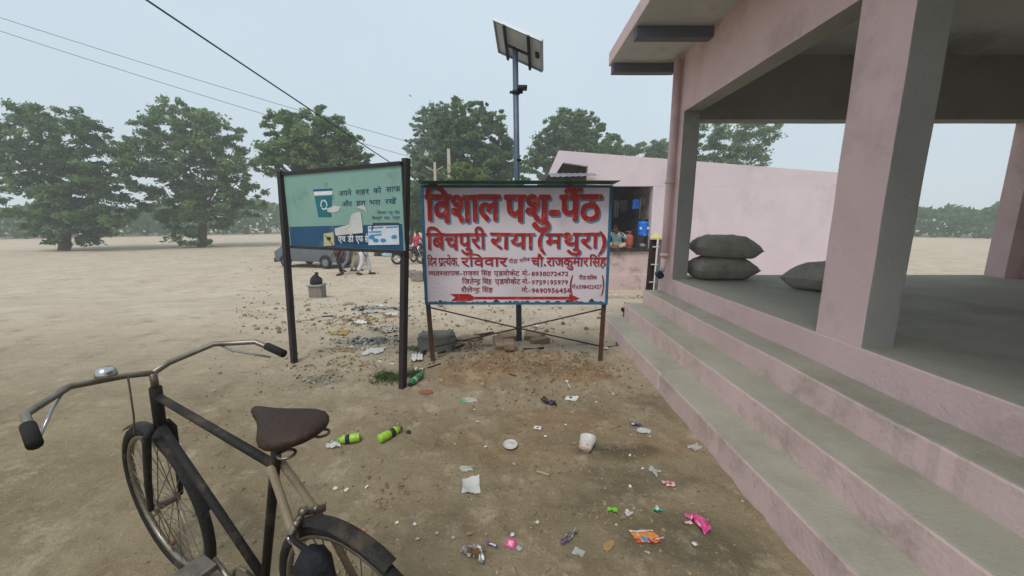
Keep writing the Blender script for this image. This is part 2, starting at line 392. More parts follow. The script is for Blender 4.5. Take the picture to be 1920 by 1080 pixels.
# ------------------------------------------------------------------ Devanagari lettering (glyph outlines, shaped by hand: strings are in VISUAL order, ½ = half form, R = rakar stroke)
ROWS_MAIN = [  # text, left px, headline py left, right px, headline py right, baseline py (left), style
    ('िवशाल', 798, 364, 937, 364, 414, 'head'), ('पशु-पैंठ', 947, 364, 1128, 364, 414, 'head'),
    ('िबचपुरी', 799, 436.5, 911, 436.5, 466, 'mid'), ('राया', 919, 436, 1003, 436, 466, 'mid'), ('(मथुरा)', 1009, 436, 1137, 436, 466, 'mid'),
    ('िदन', 801.5, 483, 819, 483, 499, 'maroon'), ('पRत½येक.', 822, 483, 860, 483, 499, 'maroon'), ('रिववार', 864.6, 482, 950.7, 482, 499.5, 'low'),
    ('पैंठ', 954, 487.5, 971, 485.5, 494.5, 'tiny'), ('मािलक', 974, 485.5, 994, 482.5, 492, 'tiny'),
    ('चौ.', 996, 482, 1023, 482, 498.5, 'low'), ('राजकुमार', 1025, 482, 1103, 482, 498.5, 'low'), ('िसंह', 1105, 482, 1137, 482, 498.5, 'low'),
    ('व½यवस½थापक-', 803, 508, 866, 508, 516.5, 'small'), ('राजवर', 868, 508, 898, 508, 516.5, 'small'), ('िसंह', 902, 508, 921, 508, 516.5, 'small'), ('एडवोकेट', 926, 508, 974, 508, 516.5, 'small'),
    ('मो.-', 979, 508, 994, 508, 516.5, 'small'), ('8938072472', 997, 508.5, 1065.5, 508.5, 517, 'digit'),
    ('िजतेन½दR', 866, 523, 901, 523, 532, 'small'), ('िसंह', 904, 523, 922, 523, 532, 'small'), ('एडवोकेट', 928, 523, 976, 523, 532, 'small'), ('मो.-', 979, 523, 994, 523, 532, 'small'), ('9759195979', 997, 524.5, 1065, 524.5, 533, 'digit'),
    ('शैलेन½दR', 865, 539, 900, 539, 547.5, 'small'), ('िसंह', 904, 539, 924, 539, 547.5, 'small'), ('मो.-', 978, 539, 994, 539, 547.5, 'small'), ('9690956456', 997, 539.5, 1070, 539.5, 548.5, 'digit'),
    ('पैंठ', 1085, 517, 1099, 517, 524, 'small'), ('मािलक', 1101, 517, 1119, 517, 524, 'small'), ('मो', 1072.5, 534, 1079, 534, 540.5, 'small'), ('6398422427', 1080.5, 533.5, 1128, 533.5, 541, 'digit'),
    ('(', 1069.5, 518, 1074, 518, 545, 'digit'), (')', 1129, 518, 1133, 518, 545, 'digit'),
]
ROWS_GREEN = [
    ('अपने', 635, 358, 659, 356.5, 367.5, 'navy'), ('शहर', 667, 355.8, 692, 354, 365.5, 'navy'), ('को', 700, 353, 715, 352, 362.5, 'navy'), ('साफ', 724, 350.5, 751, 348.5, 360.5, 'navy'),
    ('और', 641, 378.5, 660, 377.5, 387.5, 'navy'), ('हरा', 668, 376.5, 685.5, 376, 386.5, 'navy'), ('भरा', 693, 375, 713.5, 374.5, 384.5, 'navy'), ('रखें', 722, 373.5, 743, 372.5, 382.5, 'navy'),
    ('िवशाल', 708, 396.5, 725, 396, 401.5, 'navythin'), ('पशु', 728.5, 396, 736.5, 396, 401.5, 'navythin'), ('पैंठ', 740, 396, 750, 395.5, 401.5, 'navythin'),
    ('िबचपुरी', 697.5, 406.5, 716, 406, 411.5, 'navythin'), ('राया,', 720, 406, 732, 405.8, 411.5, 'navythin'), ('मथुरा', 736, 405.7, 750.5, 405.2, 411.2, 'navythin'),
    ('एच', 634, 443, 648, 442.5, 453.5, 'white'), ('डी', 652, 442.5, 663, 442.5, 453.5, 'white'), ('एफ', 667, 442.3, 681, 442, 453.5, 'white'), ('सी', 684.5, 442, 690, 442, 453.5, 'white'),
]
BOLD = {'head': .032, 'mid': .023, 'low': .020, 'maroon': .016, 'small': .016, 'tiny': .012, 'digit': .018, 'navy': .006, 'navythin': .0045, 'white': .014}
need = set()
for t, *_, st in ROWS_MAIN + ROWS_GREEN:
    for ch in t:
        if ch not in '½R ': need.add((ch, BOLD[st]))
tmp = []
for ch, bo in sorted(need):
    for kind, body in (('g', ch), ('a', ch + 'क')):
        cu = bpy.data.curves.new('glyph', 'FONT'); cu.body = body; cu.resolution_u = 3
        o = bpy.data.objects.new('glyph', cu); COL.objects.link(o); tmp.append((ch, bo, kind, o))
dg = bpy.context.evaluated_depsgraph_get(); dg.update()
GL = {}
KA = None
for ch, bo, kind, o in tmp:
    me = o.evaluated_get(dg).to_mesh()
    vs = [(v.co.x, v.co.y) for v in me.vertices]
    if kind == 'g': GL[ch, bo] = [vs, [list(p.vertices) for p in me.polygons], 0]
    else: GL[ch, bo][2] = max(v[0] for v in vs) - .777
    o.evaluated_get(dg).to_mesh_clear()
for *_, o in tmp:
    cu = o.data; bpy.data.objects.remove(o); bpy.data.curves.remove(cu)
def clip_x(vs, fs, xmax):
    ov, of = [], []
    for f in fs:
        poly = [vs[i] for i in f]; out = []
        for i, a in enumerate(poly):
            c = poly[(i + 1) % len(poly)]
            if a[0] <= xmax: out.append(a)
            if (a[0] <= xmax) != (c[0] <= xmax):
                t = (xmax - a[0]) / (c[0] - a[0]); out.append((xmax, a[1] + t * (c[1] - a[1])))
        if len(out) >= 3: of.append(list(range(len(ov), len(ov) + len(out)))); ov += out
    return ov, of
def shape(text, bo):
    pen, parts = 0, []
    i = 0; prev = ''
    while i < len(text):
        ch = text[i]
        if ch == 'R':       # rakar: a slanting stroke under the last consonant
            x0 = pen - (.15 if prev != 'द' else .26); y0, y1 = (.24, .04) if prev != 'द' else (.02, -.16)
            parts.append(([(x0, y0), (x0, y0 - .1), (x0 - .27, y1 - .06), (x0 - .27, y1 + .03)], [[0, 1, 2, 3]])); i += 1; continue
        vs, fs, adv = GL[ch, bo]; adv = max(adv, 0)
        dx = .10 if ch == 'ं' and prev in 'ैे' else 0
        if i + 1 < len(text) and text[i + 1] == '½':
            v2, f2 = clip_x(vs, fs, adv - .17); parts.append(([(x + pen, y) for x, y in v2], f2)); pen += adv - .2; i += 2; prev = ch; continue
        sy = .86 if ch.isdigit() else 1
        parts.append(([(x + pen + dx, y * sy) for x, y in vs], fs)); pen += adv; i += 1; prev = ch
    return parts
class Plane:
    def __init__(s, O, U, V):
        s.O, s.U, s.V = Vector(O), Vector(U).normalized(), Vector(V).normalized(); s.N = s.U.cross(s.V).normalized()
        if s.N.dot(EYE - s.O) < 0: s.N = -s.N
    def uv(s, px, py):
        d = ray(px, py); t = (s.O - EYE).dot(s.N) / d.dot(s.N); q = EYE + d * t - s.O; return q.dot(s.U), q.dot(s.V)
    def pt(s, u, v, d=0): return s.O + s.U * u + s.V * v + s.N * d
def lettering(pl, row, depth, mats, parent, shift=(0, 0), wob=.0015, extra=0, name='lettering'):
    text, x0, y0, x1, y1, yb, st = row
    parts = shape(text, BOLD[st])
    lo = min(v[0] for p, _ in parts for v in p); hi = max(v[0] for p, _ in parts for v in p)
    uA, vA = pl.uv(x0, y0); uB, vB = pl.uv(x1, y1); _, vb = pl.uv(x0, yb); H = (vA - vb) / .66
    mb = MB(); bo = BOLD[st]; cops = [(0, 0)] if bo < .005 else [(0, 0)] + [(math.cos(a_ * PI / 4), math.sin(a_ * PI / 4)) for a_ in range(8)]
    jr = random.Random(text + str(x0))
    for k, (vs, fs) in enumerate(parts):
      jv, jh = jr.uniform(-.03, .03) * H * (bo > .01), 1 + jr.uniform(-.05, .05) * (bo > .01)
      for c_, (ox, oy) in enumerate(cops):
        P = []
        for x, y in vs:
            t = (x - lo) / (hi - lo); u = uA + (uB - uA) * t + ox * bo * H; v = vb + (vB - vA) * t + (y - .62) * H * jh + .62 * H + jv * .4 + oy * bo * H
            nn = noise.noise_vector(Vector((u * 22, v * 22, k * .3))) * wob
            P.append(pl.pt(u + nn.x + shift[0], v + nn.y + shift[1], depth + .0004 * (k % 3) + .00004 * c_))
        mb.add(P, fs)
    return mb.build(name, mats, parent, normals=False)
def flat(pl, poly_px, depth, mats, parent, name, wob=0):
    P = []
    for i, q in enumerate(poly_px):
        u, v = pl.uv(*q); P.append(pl.pt(u + random.uniform(-wob, wob), v + random.uniform(-wob, wob), depth))
    return MB().add(P, [list(range(len(P)))]).build(name, mats, parent, normals=False)

# ------------------------------------------------------------------ the painted signboard
SY = 3.83
xl, xr = at_y(797, 572, SY).x, at_y(1139, 572, SY).x
zt, zb = at_y(966, 347, SY).z, at_y(966, 571, SY).z
base = Vector((.03, SY, gz(.03, SY)))
sign = thing('sign_board', base, 'white hand painted signboard with red lettering and green tin hood on rusty legs', 'signboard')
MB().box((xl + .02, SY, zb + .02), (xr - .02, SY + .012, zt - .02)).build('board', 'sign_white', sign)
for lo, hi in [((xl, SY - .012, zb), (xl + .028, SY + .03, zt)), ((xr - .028, SY - .012, zb), (xr, SY + .03, zt)),
               ((xl + .028, SY - .010, zt - .026), (xr - .028, SY + .028, zt)), ((xl + .028, SY - .010, zb), (xr - .028, SY + .028, zb + .024))]:
    MB().box(lo, hi, bev=.003).build('frame_bar', 'blue_frame', sign)
PM = Plane((0, SY, 0), (1, 0, 0), (0, 0, 1))
# grime that has gathered along the lower edge
mb = MB()
x = xl + .03
while x < xr - .05:
    wd = random.uniform(.015, .07); hh = random.uniform(.006, .02) * (2 if random.random() < .2 else 1)
    pts = [(x + wd * t, zb + .024) for t in (0, 1)] + [(x + wd * (1 - t), zb + .024 + hh * math.sin(PI * (t * .8 + .1)) * random.uniform(.6, 1.2)) for t in (0, .25, .5, .75, 1)]
    mb.add([(p[0], SY - .0010, p[1]) for p in pts], [list(range(len(pts)))]); x += wd + random.choice([0, .0, .01, .05])
tag(mb.build('grime', 'sign_edge_grime', sign, normals=False), kind='stuff')
for r in ROWS_MAIN:
    st = r[-1]
    if st in ('head', 'mid', 'low'):
        o = {'head': (.017, -.017), 'mid': (.012, -.013), 'low': (.006, -.006)}[st]
        lettering(PM, r, .0012, 'paint_blue', sign, o, wob={'head': .006, 'mid': .005, 'low': .0035}[st], name='lettering_shadow')
    wob = {'head': .006, 'mid': .005, 'low': .0035}.get(st, .0022)
    lettering(PM, r, .0034, 'paint_red' if st in ('head', 'mid', 'low') else 'paint_maroon', sign, wob=wob)
flat(PM, [(843, 551), (880, 551), (889, 556.2), (1067, 556.2), (1067, 551), (1087, 559.5), (1067, 567.5), (1067, 561.5), (889, 561), (882, 564), (846, 564), (854, 557.5)], .0032, 'paint_red', sign, 'arrow', .001)
mb = MB()     # worn, unreadable remains of small painting at the lower left
for i in range(26):
    qx, qy = random.choice([(803 + random.uniform(0, 30), 549), (806 + random.uniform(0, 28), 540), (812 + random.uniform(0, 14), 532)])
    u, v = PM.uv(qx, qy + random.uniform(-1, 1)); a, h_ = random.uniform(.002, .005), random.uniform(.006, .016)
    mb.add([PM.pt(u, v, .0015 + i * .00002), PM.pt(u + a, v + .002, .0015 + i * .00002), PM.pt(u + a, v + h_, .0015 + i * .00002), PM.pt(u, v + h_, .0015 + i * .00002)], [[0, 1, 2, 3]])
tag(mb.build('worn_paint', 'paint_faded', sign, normals=False), kind='stuff')
# hood: a thin green sheet, slightly buckled, with a turned-down front lip
mb = MB(); NXs = 40
def hood(i, j): # j 0 back .. 1 front
    x_ = -.885 + 1.885 * i / NXs; y_ = SY + .045 - .245 * j
    return Vector((x_, y_, zt + .012 + .012 * j + .004 * noise.noise(Vector((x_ * 5, y_ * 5, 0)))))
vs = [hood(i, j / 3) for i in range(NXs + 1) for j in range(4)]
vs2 = [v - Vector((0, 0, .003)) for v in vs]
fs = [[i * 4 + j, i * 4 + j + 1, i * 4 + j + 5, i * 4 + j + 4] for i in range(NXs) for j in range(3)]
o_ = len(vs); mb.add(vs + vs2, fs + [[k + o_ for k in f][::-1] for f in fs] + [[i * 4 + 3, i * 4 + 7, i * 4 + 7 + o_, i * 4 + 3 + o_] for i in range(NXs)] + [[NXs * 4 + j, NXs * 4 + j + 1, NXs * 4 + j + 1 + o_, NXs * 4 + j + o_] for j in range(3)])
mb.build('hood', 'green_sheet', sign)
for (a, b_), sx in ((((803, 574), (813, 690)), 1), (((1132, 574), (1125, 684)), -1)):
    T, B = at_y(*a, SY + .02), at_y(*b_, SY + .02); D = (B - T).normalized(); T2 = T - D * .5; B2 = B + D * .18
    mb = MB()
    for dx, dy, wx, wy in ((0, 0, .024, .004), (-.02 * sx, .022, .004, .024)):
        mb.add([P + Vector((dx + ax * wx, dy + ay * wy, 0)) for P in (T2, B2) for ax, ay in ((-1, -1), (1, -1), (1, 1), (-1, 1))],
               [[0, 1, 2, 3], [7, 6, 5, 4], [0, 4, 5, 1], [1, 5, 6, 2], [2, 6, 7, 3], [3, 7, 4, 0]])
    mb.build('leg', 'rust_leg', sign)
MB().tube([at_y(808, 577, SY + .012), at_y(960, 612.5, SY + .02), at_y(1123, 648.5, SY + .012)], .0085, 6).build('brace', 'rust_iron', sign)
MB().tube([at_y(1130, 579, SY + .04), at_y(960, 618, SY + .045), at_y(816, 650, SY + .05)], .0085, 6).build('brace', 'rust_iron', sign)

# ------------------------------------------------------------------ the printed green notice board
GR = Vector((-.905, 3.225, 1.235)); GU = Vector((.89, -.455, 0)).normalized()
PG = Plane(GR, GU, (0, 0, 1)); GW, GH = 1.55, .745
gbase = gnd(753, 727)
gs = thing('notice_board', gbase, 'pale green printed notice board with waste bin picture and torn posters in dark iron frame', 'notice board')
gb = MB()
def gbox(u0, v0, u1, v1, d0, d1): 
    P = [PG.pt(u, v, d) for d in (d0, d1) for u, v in ((u0, v0), (u1, v0), (u1, v1), (u0, v1))]
    return P, [[3, 2, 1, 0], [4, 5, 6, 7], [0, 1, 5, 4], [1, 2, 6, 5], [2, 3, 7, 6], [3, 0, 4, 7]]
tl = .035       # the whole board leans: top edge is shifted right
def lean(v): return .05 * v
MB().add(*gbox(-GW + .02, .02, 0, GH - .02, -.012, 0)).build('panel', 'panel_green', gs)
MB().add(*gbox(-GW, GH - .03, .004, GH, -.02, .014)).build('frame_bar', 'frame_dark', gs)
MB().add(*gbox(-GW, -.005, .0, .022, -.02, .014)).build('frame_bar', 'frame_dark', gs)
# posts (right one leans as in the photo)
for P_, Q_, nm in ((gbase - Vector((0, 0, .15)), at_y(761.5, 297, 3.26), 0), (Vector((PG.pt(-GW - .02, 0, 0).x - .06, PG.pt(-GW, 0, 0).y, -.15)), PG.pt(-GW - .02, GH + .01, 0), 1)):
    d = .026
    mb = MB(); ax, ay = GU * d, PG.N * d
    mb.add([P + ax * sx + ay * sy for P in (P_, Q_) for sx, sy in ((-1, -1), (1, -1), (1, 1), (-1, 1))], [[3, 2, 1, 0], [4, 5, 6, 7], [0, 1, 5, 4], [1, 2, 6, 5], [2, 3, 7, 6], [3, 0, 4, 7]])
    mb.build('post', 'frame_dark', gs)
# print: blue band, bin, papers
def uvpoly(poly, depth, m_, nm): return MB().add([PG.pt(u, v, depth) for u, v in poly], [list(range(len(poly)))]).build(nm, m_, gs, normals=False)
def gpx(px, py): return PG.uv(px, py)
u0, vtop = gpx(752, 421); 
uvpoly([(-GW + .03, .024), (-.012, .024), (-.012, gpx(740, 420)[1]), (-GW + .03, gpx(620, 426)[1])], .0008, 'print_blue', 'band')
cu_, cv_ = gpx(607.5, 384)
bw = .115
uvpoly([(cu_ - bw * .8, cv_ - .115), (cu_ + bw * .8, cv_ - .115), (cu_ + bw * 1.08, cv_ + .082), (cu_ - bw * 1.08, cv_ + .082)], .0010, 'print_teal', 'bin_picture')
uvpoly([(cu_ - bw * 1.1, cv_ + .090), (cu_ + bw * 1.1, cv_ + .090), (cu_ + bw * 1.12, cv_ + .128), (cu_ - bw * 1.12, cv_ + .128)], .0010, 'print_white', 'bin_picture')
uvpoly([(cu_ - bw * 1.18, cv_ + .124), (cu_ + bw * 1.18, cv_ + .124), (cu_ + bw * 1.16, cv_ + .145), (cu_ - bw * 1.16, cv_ + .145)], .0013, 'print_blue', 'bin_picture')
mb = MB()
for k in range(3):      # the three chasing arrows
    a0 = math.radians(100 + 120 * k); pts = []; R1, R2 = .036, .047
    ar = [a0 + math.radians(88) * t / 8 for t in range(9)]
    pts = [(R2 * math.cos(a), R2 * math.sin(a)) for a in ar]; ae = ar[-1]
    pts += [(.056 * math.cos(ae), .056 * math.sin(ae)), (.041 * math.cos(ae + .42), .041 * math.sin(ae + .42)), (.028 * math.cos(ae), .028 * math.sin(ae))]
    pts += [(R1 * math.cos(a), R1 * math.sin(a)) for a in ar[::-1]]
    mb.add([PG.pt(cu_ + p[0], cv_ + p[1], .0016) for p in pts], [list(range(len(pts)))])
mb.build('recycling_mark', 'print_white', gs, normals=False)
for (qx, qy, rr) in ((611.5, 347, 4), (623.5, 369, 5)):   # little loops by the bin
    u, v = gpx(qx, qy); mb = MB(); r_ = rr / 165 * .75
    ring = [(u + r_ * k * math.cos(a), v + r_ * k * math.sin(a)) for k in (1, .82) for a in [2 * PI * i / 20 for i in range(20)]]
    mb.add([PG.pt(a, b_, .0016) for a, b_ in ring], [[i, (i + 1) % 20, 20 + (i + 1) % 20, 20 + i] for i in range(20)]); mb.build('loop_mark', 'print_blue', gs, normals=False)
for r in ROWS_GREEN: lettering(PG, r, .0022, 'print_white' if r[-1] == 'white' else 'print_navy', gs, wob=.0004)
flat(PG, [(634, 440), (690, 438.5), (690, 457.5), (630, 458.5), (628, 441)], .0012, 'print_navy', gs, 'band')
def paper(poly, depth, m_, nm, bend=.004):
    """a glued paper with lifting edges"""
    P = [gpx(*q) for q in poly]; cx = sum(p[0] for p in P) / len(P); cy = sum(p[1] for p in P) / len(P)
    vs = [PG.pt(cx, cy, depth)] + [PG.pt(u, v, depth + random.uniform(.001, bend)) for u, v in P]
    return MB().add(vs, [[0, i, i % len(P) + 1] for i in range(1, len(P) + 1)]).build(nm, m_, gs, normals=False)
paper([(629, 428), (634, 427), (645, 429), (657, 424), (659, 404), (662, 401), (672, 397), (677, 398), (680, 418), (681.5, 436.5), (655, 439), (631, 442), (628.5, 434)], .0030, 'torn_paper', 'torn_poster')
paper([(607.5, 438), (626, 435.5), (628, 460), (608, 461.5)], .0026, 'poster_yellow', 'poster')
paper([(690.5, 424), (748, 422.5), (749.5, 458.5), (691.5, 459.5)], .0024, 'poster_white', 'poster', .003)
for a, b_, c, d in ((692, 426.5, 720, 424.5), (724, 425, 747, 424), (692, 434, 716, 433), (694, 440, 716, 438.5)):
    flat(PG, [(a, b_), (c, d), (c, d + 2.2), (a, b_ + 2.2)], .0066, 'poster_blue', gs, 'poster_print')
for qx, qy in ((697.5, 445), (705.5, 450.5), (719.5, 450.5), (740, 444)):
    flat(PG, [(qx + 5.5 * math.cos(t), qy + 3.6 * math.sin(t)) for t in [2 * PI * i / 14 for i in range(14)]], .0066 + qx * 1e-6, 'poster_blue', gs, 'poster_print')
flat(PG, [(700, 418), (750, 417.2), (750, 420), (702, 420.5), (699, 432), (697, 432), (699.5, 420)], .0075, 'tape_brown', gs, 'tape', .001)
flat(PG, [(611, 441), (628, 461), (631, 468), (629, 468), (626, 461), (610, 442)], .0078, 'tape_brown', gs, 'tear', .001)
flat(PG, [(614, 444.5), (621, 444.2), (621.2, 449.5), (614.4, 449.8)], .0080, 'bracket_dark', gs, 'rivet_plate')
flat(PG, [(613, 391), (628, 386), (640, 388), (634, 396), (622, 399), (615, 397)], .0030, 'torn_paper', gs, 'torn_poster', .003)
flat(PG, [(668, 388), (684, 384), (687, 393), (689, 402), (684, 394), (676, 391)], .0032, 'torn_paper', gs, 'torn_poster', .002)

# ------------------------------------------------------------------ solar street light
Pb, Pt = at_y(974, 641, 4.65), at_y(966, 96, 4.65)
lb = Vector((Pb.x, 4.65, gz(Pb.x, 4.65)))
sl_ = thing('solar_light', lb, 'grey steel pole carrying a tilted solar panel behind the signboard', 'street light')
MB().tube([lb - Vector((0, 0, .3)), lb + (Pt - lb) * .55, Pt], [.036, .034, .032], 16).build('pole', 'galv_pole', sl_)
A, B, C, D = [Vector(v) for v in ((-.2, 4.525, 3.636), (.314, 4.367, 3.361), (.354, 4.775, 3.202), (-.16, 4.933, 3.477))]
PN = (B - A).cross(D - A).normalized()
if PN.z < 0: PN = -PN
def pp(u, v, d): return A + (B - A) * u + (D - A) * v + PN * d
def pbox(u0, v0, u1, v1, d0, d1):
    P = [pp(u, v, d) for d in (d0, d1) for u, v in ((u0, v0), (u1, v0), (u1, v1), (u0, v1))]
    return P, [[3, 2, 1, 0], [4, 5, 6, 7], [0, 1, 5, 4], [1, 2, 6, 5], [2, 3, 7, 6], [3, 0, 4, 7]]
pan = MB().add(*pbox(.01, .01, .99, .99, .004, .016)).build('solar_panel', 'panel_back', sl_)
MB().add(*pbox(.02, .02, .98, .98, .018, .021)).build('cell_sheet', 'solar_cell', pan)
for q in ((0, 0, 1, .035), (0, .965, 1, 1), (0, .035, .026, .965), (.974, .035, 1, .965)): MB().add(*pbox(*q, -.012, .022)).build('frame_bar', 'panel_frame', pan)
MB().add(*pbox(.86, .42, .93, .58, -.014, .003)).build('junction_box', 'bracket_dark', pan)
for u in (.24, .74): MB().add(*pbox(u - .022, -.02, u + .022, 1.05, -.034, -.0125)).build('mounting_rail', 'bracket_dark', sl_)
MB().add(*pbox(.24, .47, .74, .53, -.05, -.035)).build('mounting_rail', 'bracket_dark', sl_)
mid = pp(.45, .5, -.05)
MB().tube([Pt - Vector((0, 0, .02)), Pt + (mid - Pt) * .5 + Vector((0, 0, .01)), mid], .028, 8).build('bracket', 'bracket_dark', sl_)
cl = at_y(968, 173, 4.65)
MB().lathe([(.036, -.018), (.046, -.018), (.046, .018), (.036, .018)], 16, Matrix.Translation(cl)).box(cl + Vector((-.075, -.012, -.012)), cl + Vector((.075, .012, .012))).build('clamp', 'bracket_dark', sl_)
lp = at_y(980, 166, 4.62)
MB().box(lp + Vector((-.055, -.06, -.012)), lp + Vector((.05, .05, .022)), bev=.008).tube([cl + Vector((.03, 0, .01)), lp], .008, 6).build('lamp_head', 'bracket_dark', sl_)
bd = at_y(971.5, 300, 4.65); MB().lathe([(.0345, -.012), (.0375, -.012), (.0375, .012), (.0345, .012)], 16, Matrix.Translation(bd)).build('band', 'bracket_dark', sl_)

# ------------------------------------------------------------------ near pink market hall with steps
hb = Vector((2.1, 5.3, 0))
hall = thing('market_hall', hb, 'pink plastered market hall with cement steps, deep flat eave and open bays', 'building')
def slab(name, lo, hi, mats, parent, bev=.012, rough=(.006, 2.5), cuts=14, pick=None, chip=False):
    """block with worn edges; pick(normal)->material index"""
    bm = bmesh.new(); bmesh.ops.create_cube(bm, size=1); lo, hi = Vector(lo), Vector(hi); c = (lo + hi) / 2; d = hi - lo
    for v in bm.verts: v.co = Vector((v.co.x * d.x, v.co.y * d.y, v.co.z * d.z)) + c
    ax = max(range(3), key=lambda k: d[k])
    es = [e for e in bm.edges if abs((e.verts[0].co - e.verts[1].co)[ax]) > d[ax] * .5]
    bmesh.ops.subdivide_edges(bm, edges=es, cuts=cuts, use_grid_fill=True)
    if bev: bmesh.ops.bevel(bm, geom=[e for e in bm.edges if e.calc_face_angle(0) > .5], offset=bev, segments=2, affect='EDGES', profile=.6)
    if rough:
        for v in bm.verts:
            q = v.co.copy(); v.co += noise.noise_vector(q * rough[1] + Vector((lo.x * 9, 0, hi.z * 7))) * rough[0]
            ch = noise.noise(q * 4.5 + Vector((3, hi.z * 11, 0))) + .5 * noise.noise(q * 13)
            if chip and ch > .42 and q.z > hi.z - .03 and q.x < lo.x + .03: v.co += Vector((.012, 0, -.012)) * min(1, (ch - .42) * 3)
    bm.normal_update(); mb = MB(); bm.verts.index_update()
    mb.v = [v.co.copy() for v in bm.verts]
    for f in bm.faces: mb.f.append([v.index for v in f.verts]); mb.mi.append(pick(f.normal) if pick else 0); mb.sm.append(False)
    bm.free(); return mb.build(name, mats, parent)
top1 = lambda n_: 1 if n_.z > .6 else 0
Y0 = -4.5
slab('step', (1.30, Y0, -.3), (1.64, 5.36, .185), ['pink_worn', 'tread_cement'], hall, .014, (.007, 2), 190, top1, True)
slab('step', (1.565, Y0 - .02, -.3), (1.94, 5.27, .365), ['pink_worn', 'tread_cement'], hall, .014, (.007, 2), 190, top1, True)
slab('step', (1.86, Y0 - .04, -.3), (2.2, 5.33, .545), ['pink_worn', 'tread_cement'], hall, .014, (.007, 2), 190, top1, True)
slab('floor_slab', (2.1, Y0 - .06, -.8), (7.0, 5.40, .75), ['pink_plaster', 'tread_cement'], hall, .012, (.004, 2), 30, top1)
# broken plaster on the step ends
def spall(name, P, n_, sx, sz, seed):
    random.seed(seed); mb = MB()
    for i in range(n_):
        c = Vector(P) + Vector((random.uniform(-sx, sx), random.uniform(-.02, .0), random.uniform(-sz, sz)))
        mb.ball(c, random.uniform(.015, .035), 1, nz=.6, fr=3, seed=i, sq=(1, .3, 1.2), sm=False)
    return mb.build(name, 'charred', hall)
jamb = lambda n_: 1 if abs(n_.y) > .6 or n_.z < -.6 or n_.x > .6 else 0
bays = [(4.95, 5.30), (2.2, 2.55), (-.55, -.2), (-3.3, -2.95)]
for a, b_ in bays: slab('pillar', (2.1, a, .74), (2.3, b_, 2.86), ['pink_plaster', 'grey_cement'], hall, .008, (.004, 3), 16, jamb)
slab('lintel', (2.102, Y0, 2.82), (2.302, 5.302, 3.52), ['pink_plaster', 'grey_cement'], hall, .008, (.003, 2), 30, jamb)
slab('end_beam', (2.304, 5.08, 2.76), (6.78, 5.298, 3.515), ['pink_plaster', 'grey_cement'], hall, .008, (.003, 2), 12, lambda n_: 0 if n_.y > .5 else 1)
slab('pillar', (6.6, 5.06, .74), (6.85, 5.29, 2.77), ['pink_plaster'], hall, .008, (.003, 2), 8)
slab('back_wall', (6.802, Y0, .74), (7.0, 5.05, 3.51), ['pink_plaster'], hall, .008, (.003, 2), 8)
slab('roof_slab', (1.27, Y0 - .1, 3.505), (7.3, 5.44, 3.665), ['pink_plaster', 'soffit_cement'], hall, .010, (.005, 1.5), 40, lambda n_: 1 if n_.z < -.6 else 0)
for yy in (5.38, 4.43, 3.48, 2.53, 1.58, .63, -.32, -1.27, -2.2): slab('rib_beam', (1.30, yy - .06, 3.395), (2.11, yy + .055, 3.515), ['rib_grey'], hall, .006, (.003, 3), 6)
# rain pipe with clamps and open elbow
px_ = 2.1 - .06
pp_ = MB().tube([(px_, 5.10, 3.46), (px_ + .004, 5.10, 2.6), (px_ - .003, 5.10, 1.7), (px_, 5.10, 1.02)], .044, 16).build('rain_pipe', 'pink_plaster', hall)
for zz in (2.0, 1.06): MB().lathe([(.046, -.02), (.056, -.02), (.056, .02), (.046, .02)], 16, Matrix.Translation((px_, 5.10, zz))).box((px_ + .04, 5.08, zz - .012), (px_ + .075, 5.12, zz + .012)).build('pipe_clamp', 'pink_plaster', pp_)
MB().tube([(px_, 5.10, 1.03), (px_ - .01, 5.10, .9), (px_ - .03, 5.08, .84)], .036, 14).build('lower_pipe', 'pink_worn', pp_)
mo = Vector((1.955, 4.99, .80))
Mx = Matrix.Translation(mo) @ rot_to((-.18, -1, -.08)).to_4x4()
MB().lathe([(.040, -.10), (.040, .0), (.046, .0), (.046, .03), (.038, .03), (.036, -.09), (0, -.09)], 18, Mx, 0).build('pipe_outlet', 'bike_paint', pp_)
MB().lathe([(.0405, -.095), (.052, -.095), (.052, -.05), (.0405, -.05)], 18, Mx).build('pipe_collar', 'blue_frame', pp_)
# chipped plaster at the ends of the steps
spall('plaster_break', (1.62, 5.275, .29), 26, .05, .06, 3); spall('plaster_break', (1.59, 5.2, .24), 10, .025, .05, 4); spall('plaster_break', (1.98, 5.335, .42), 22, .05, .06, 5)

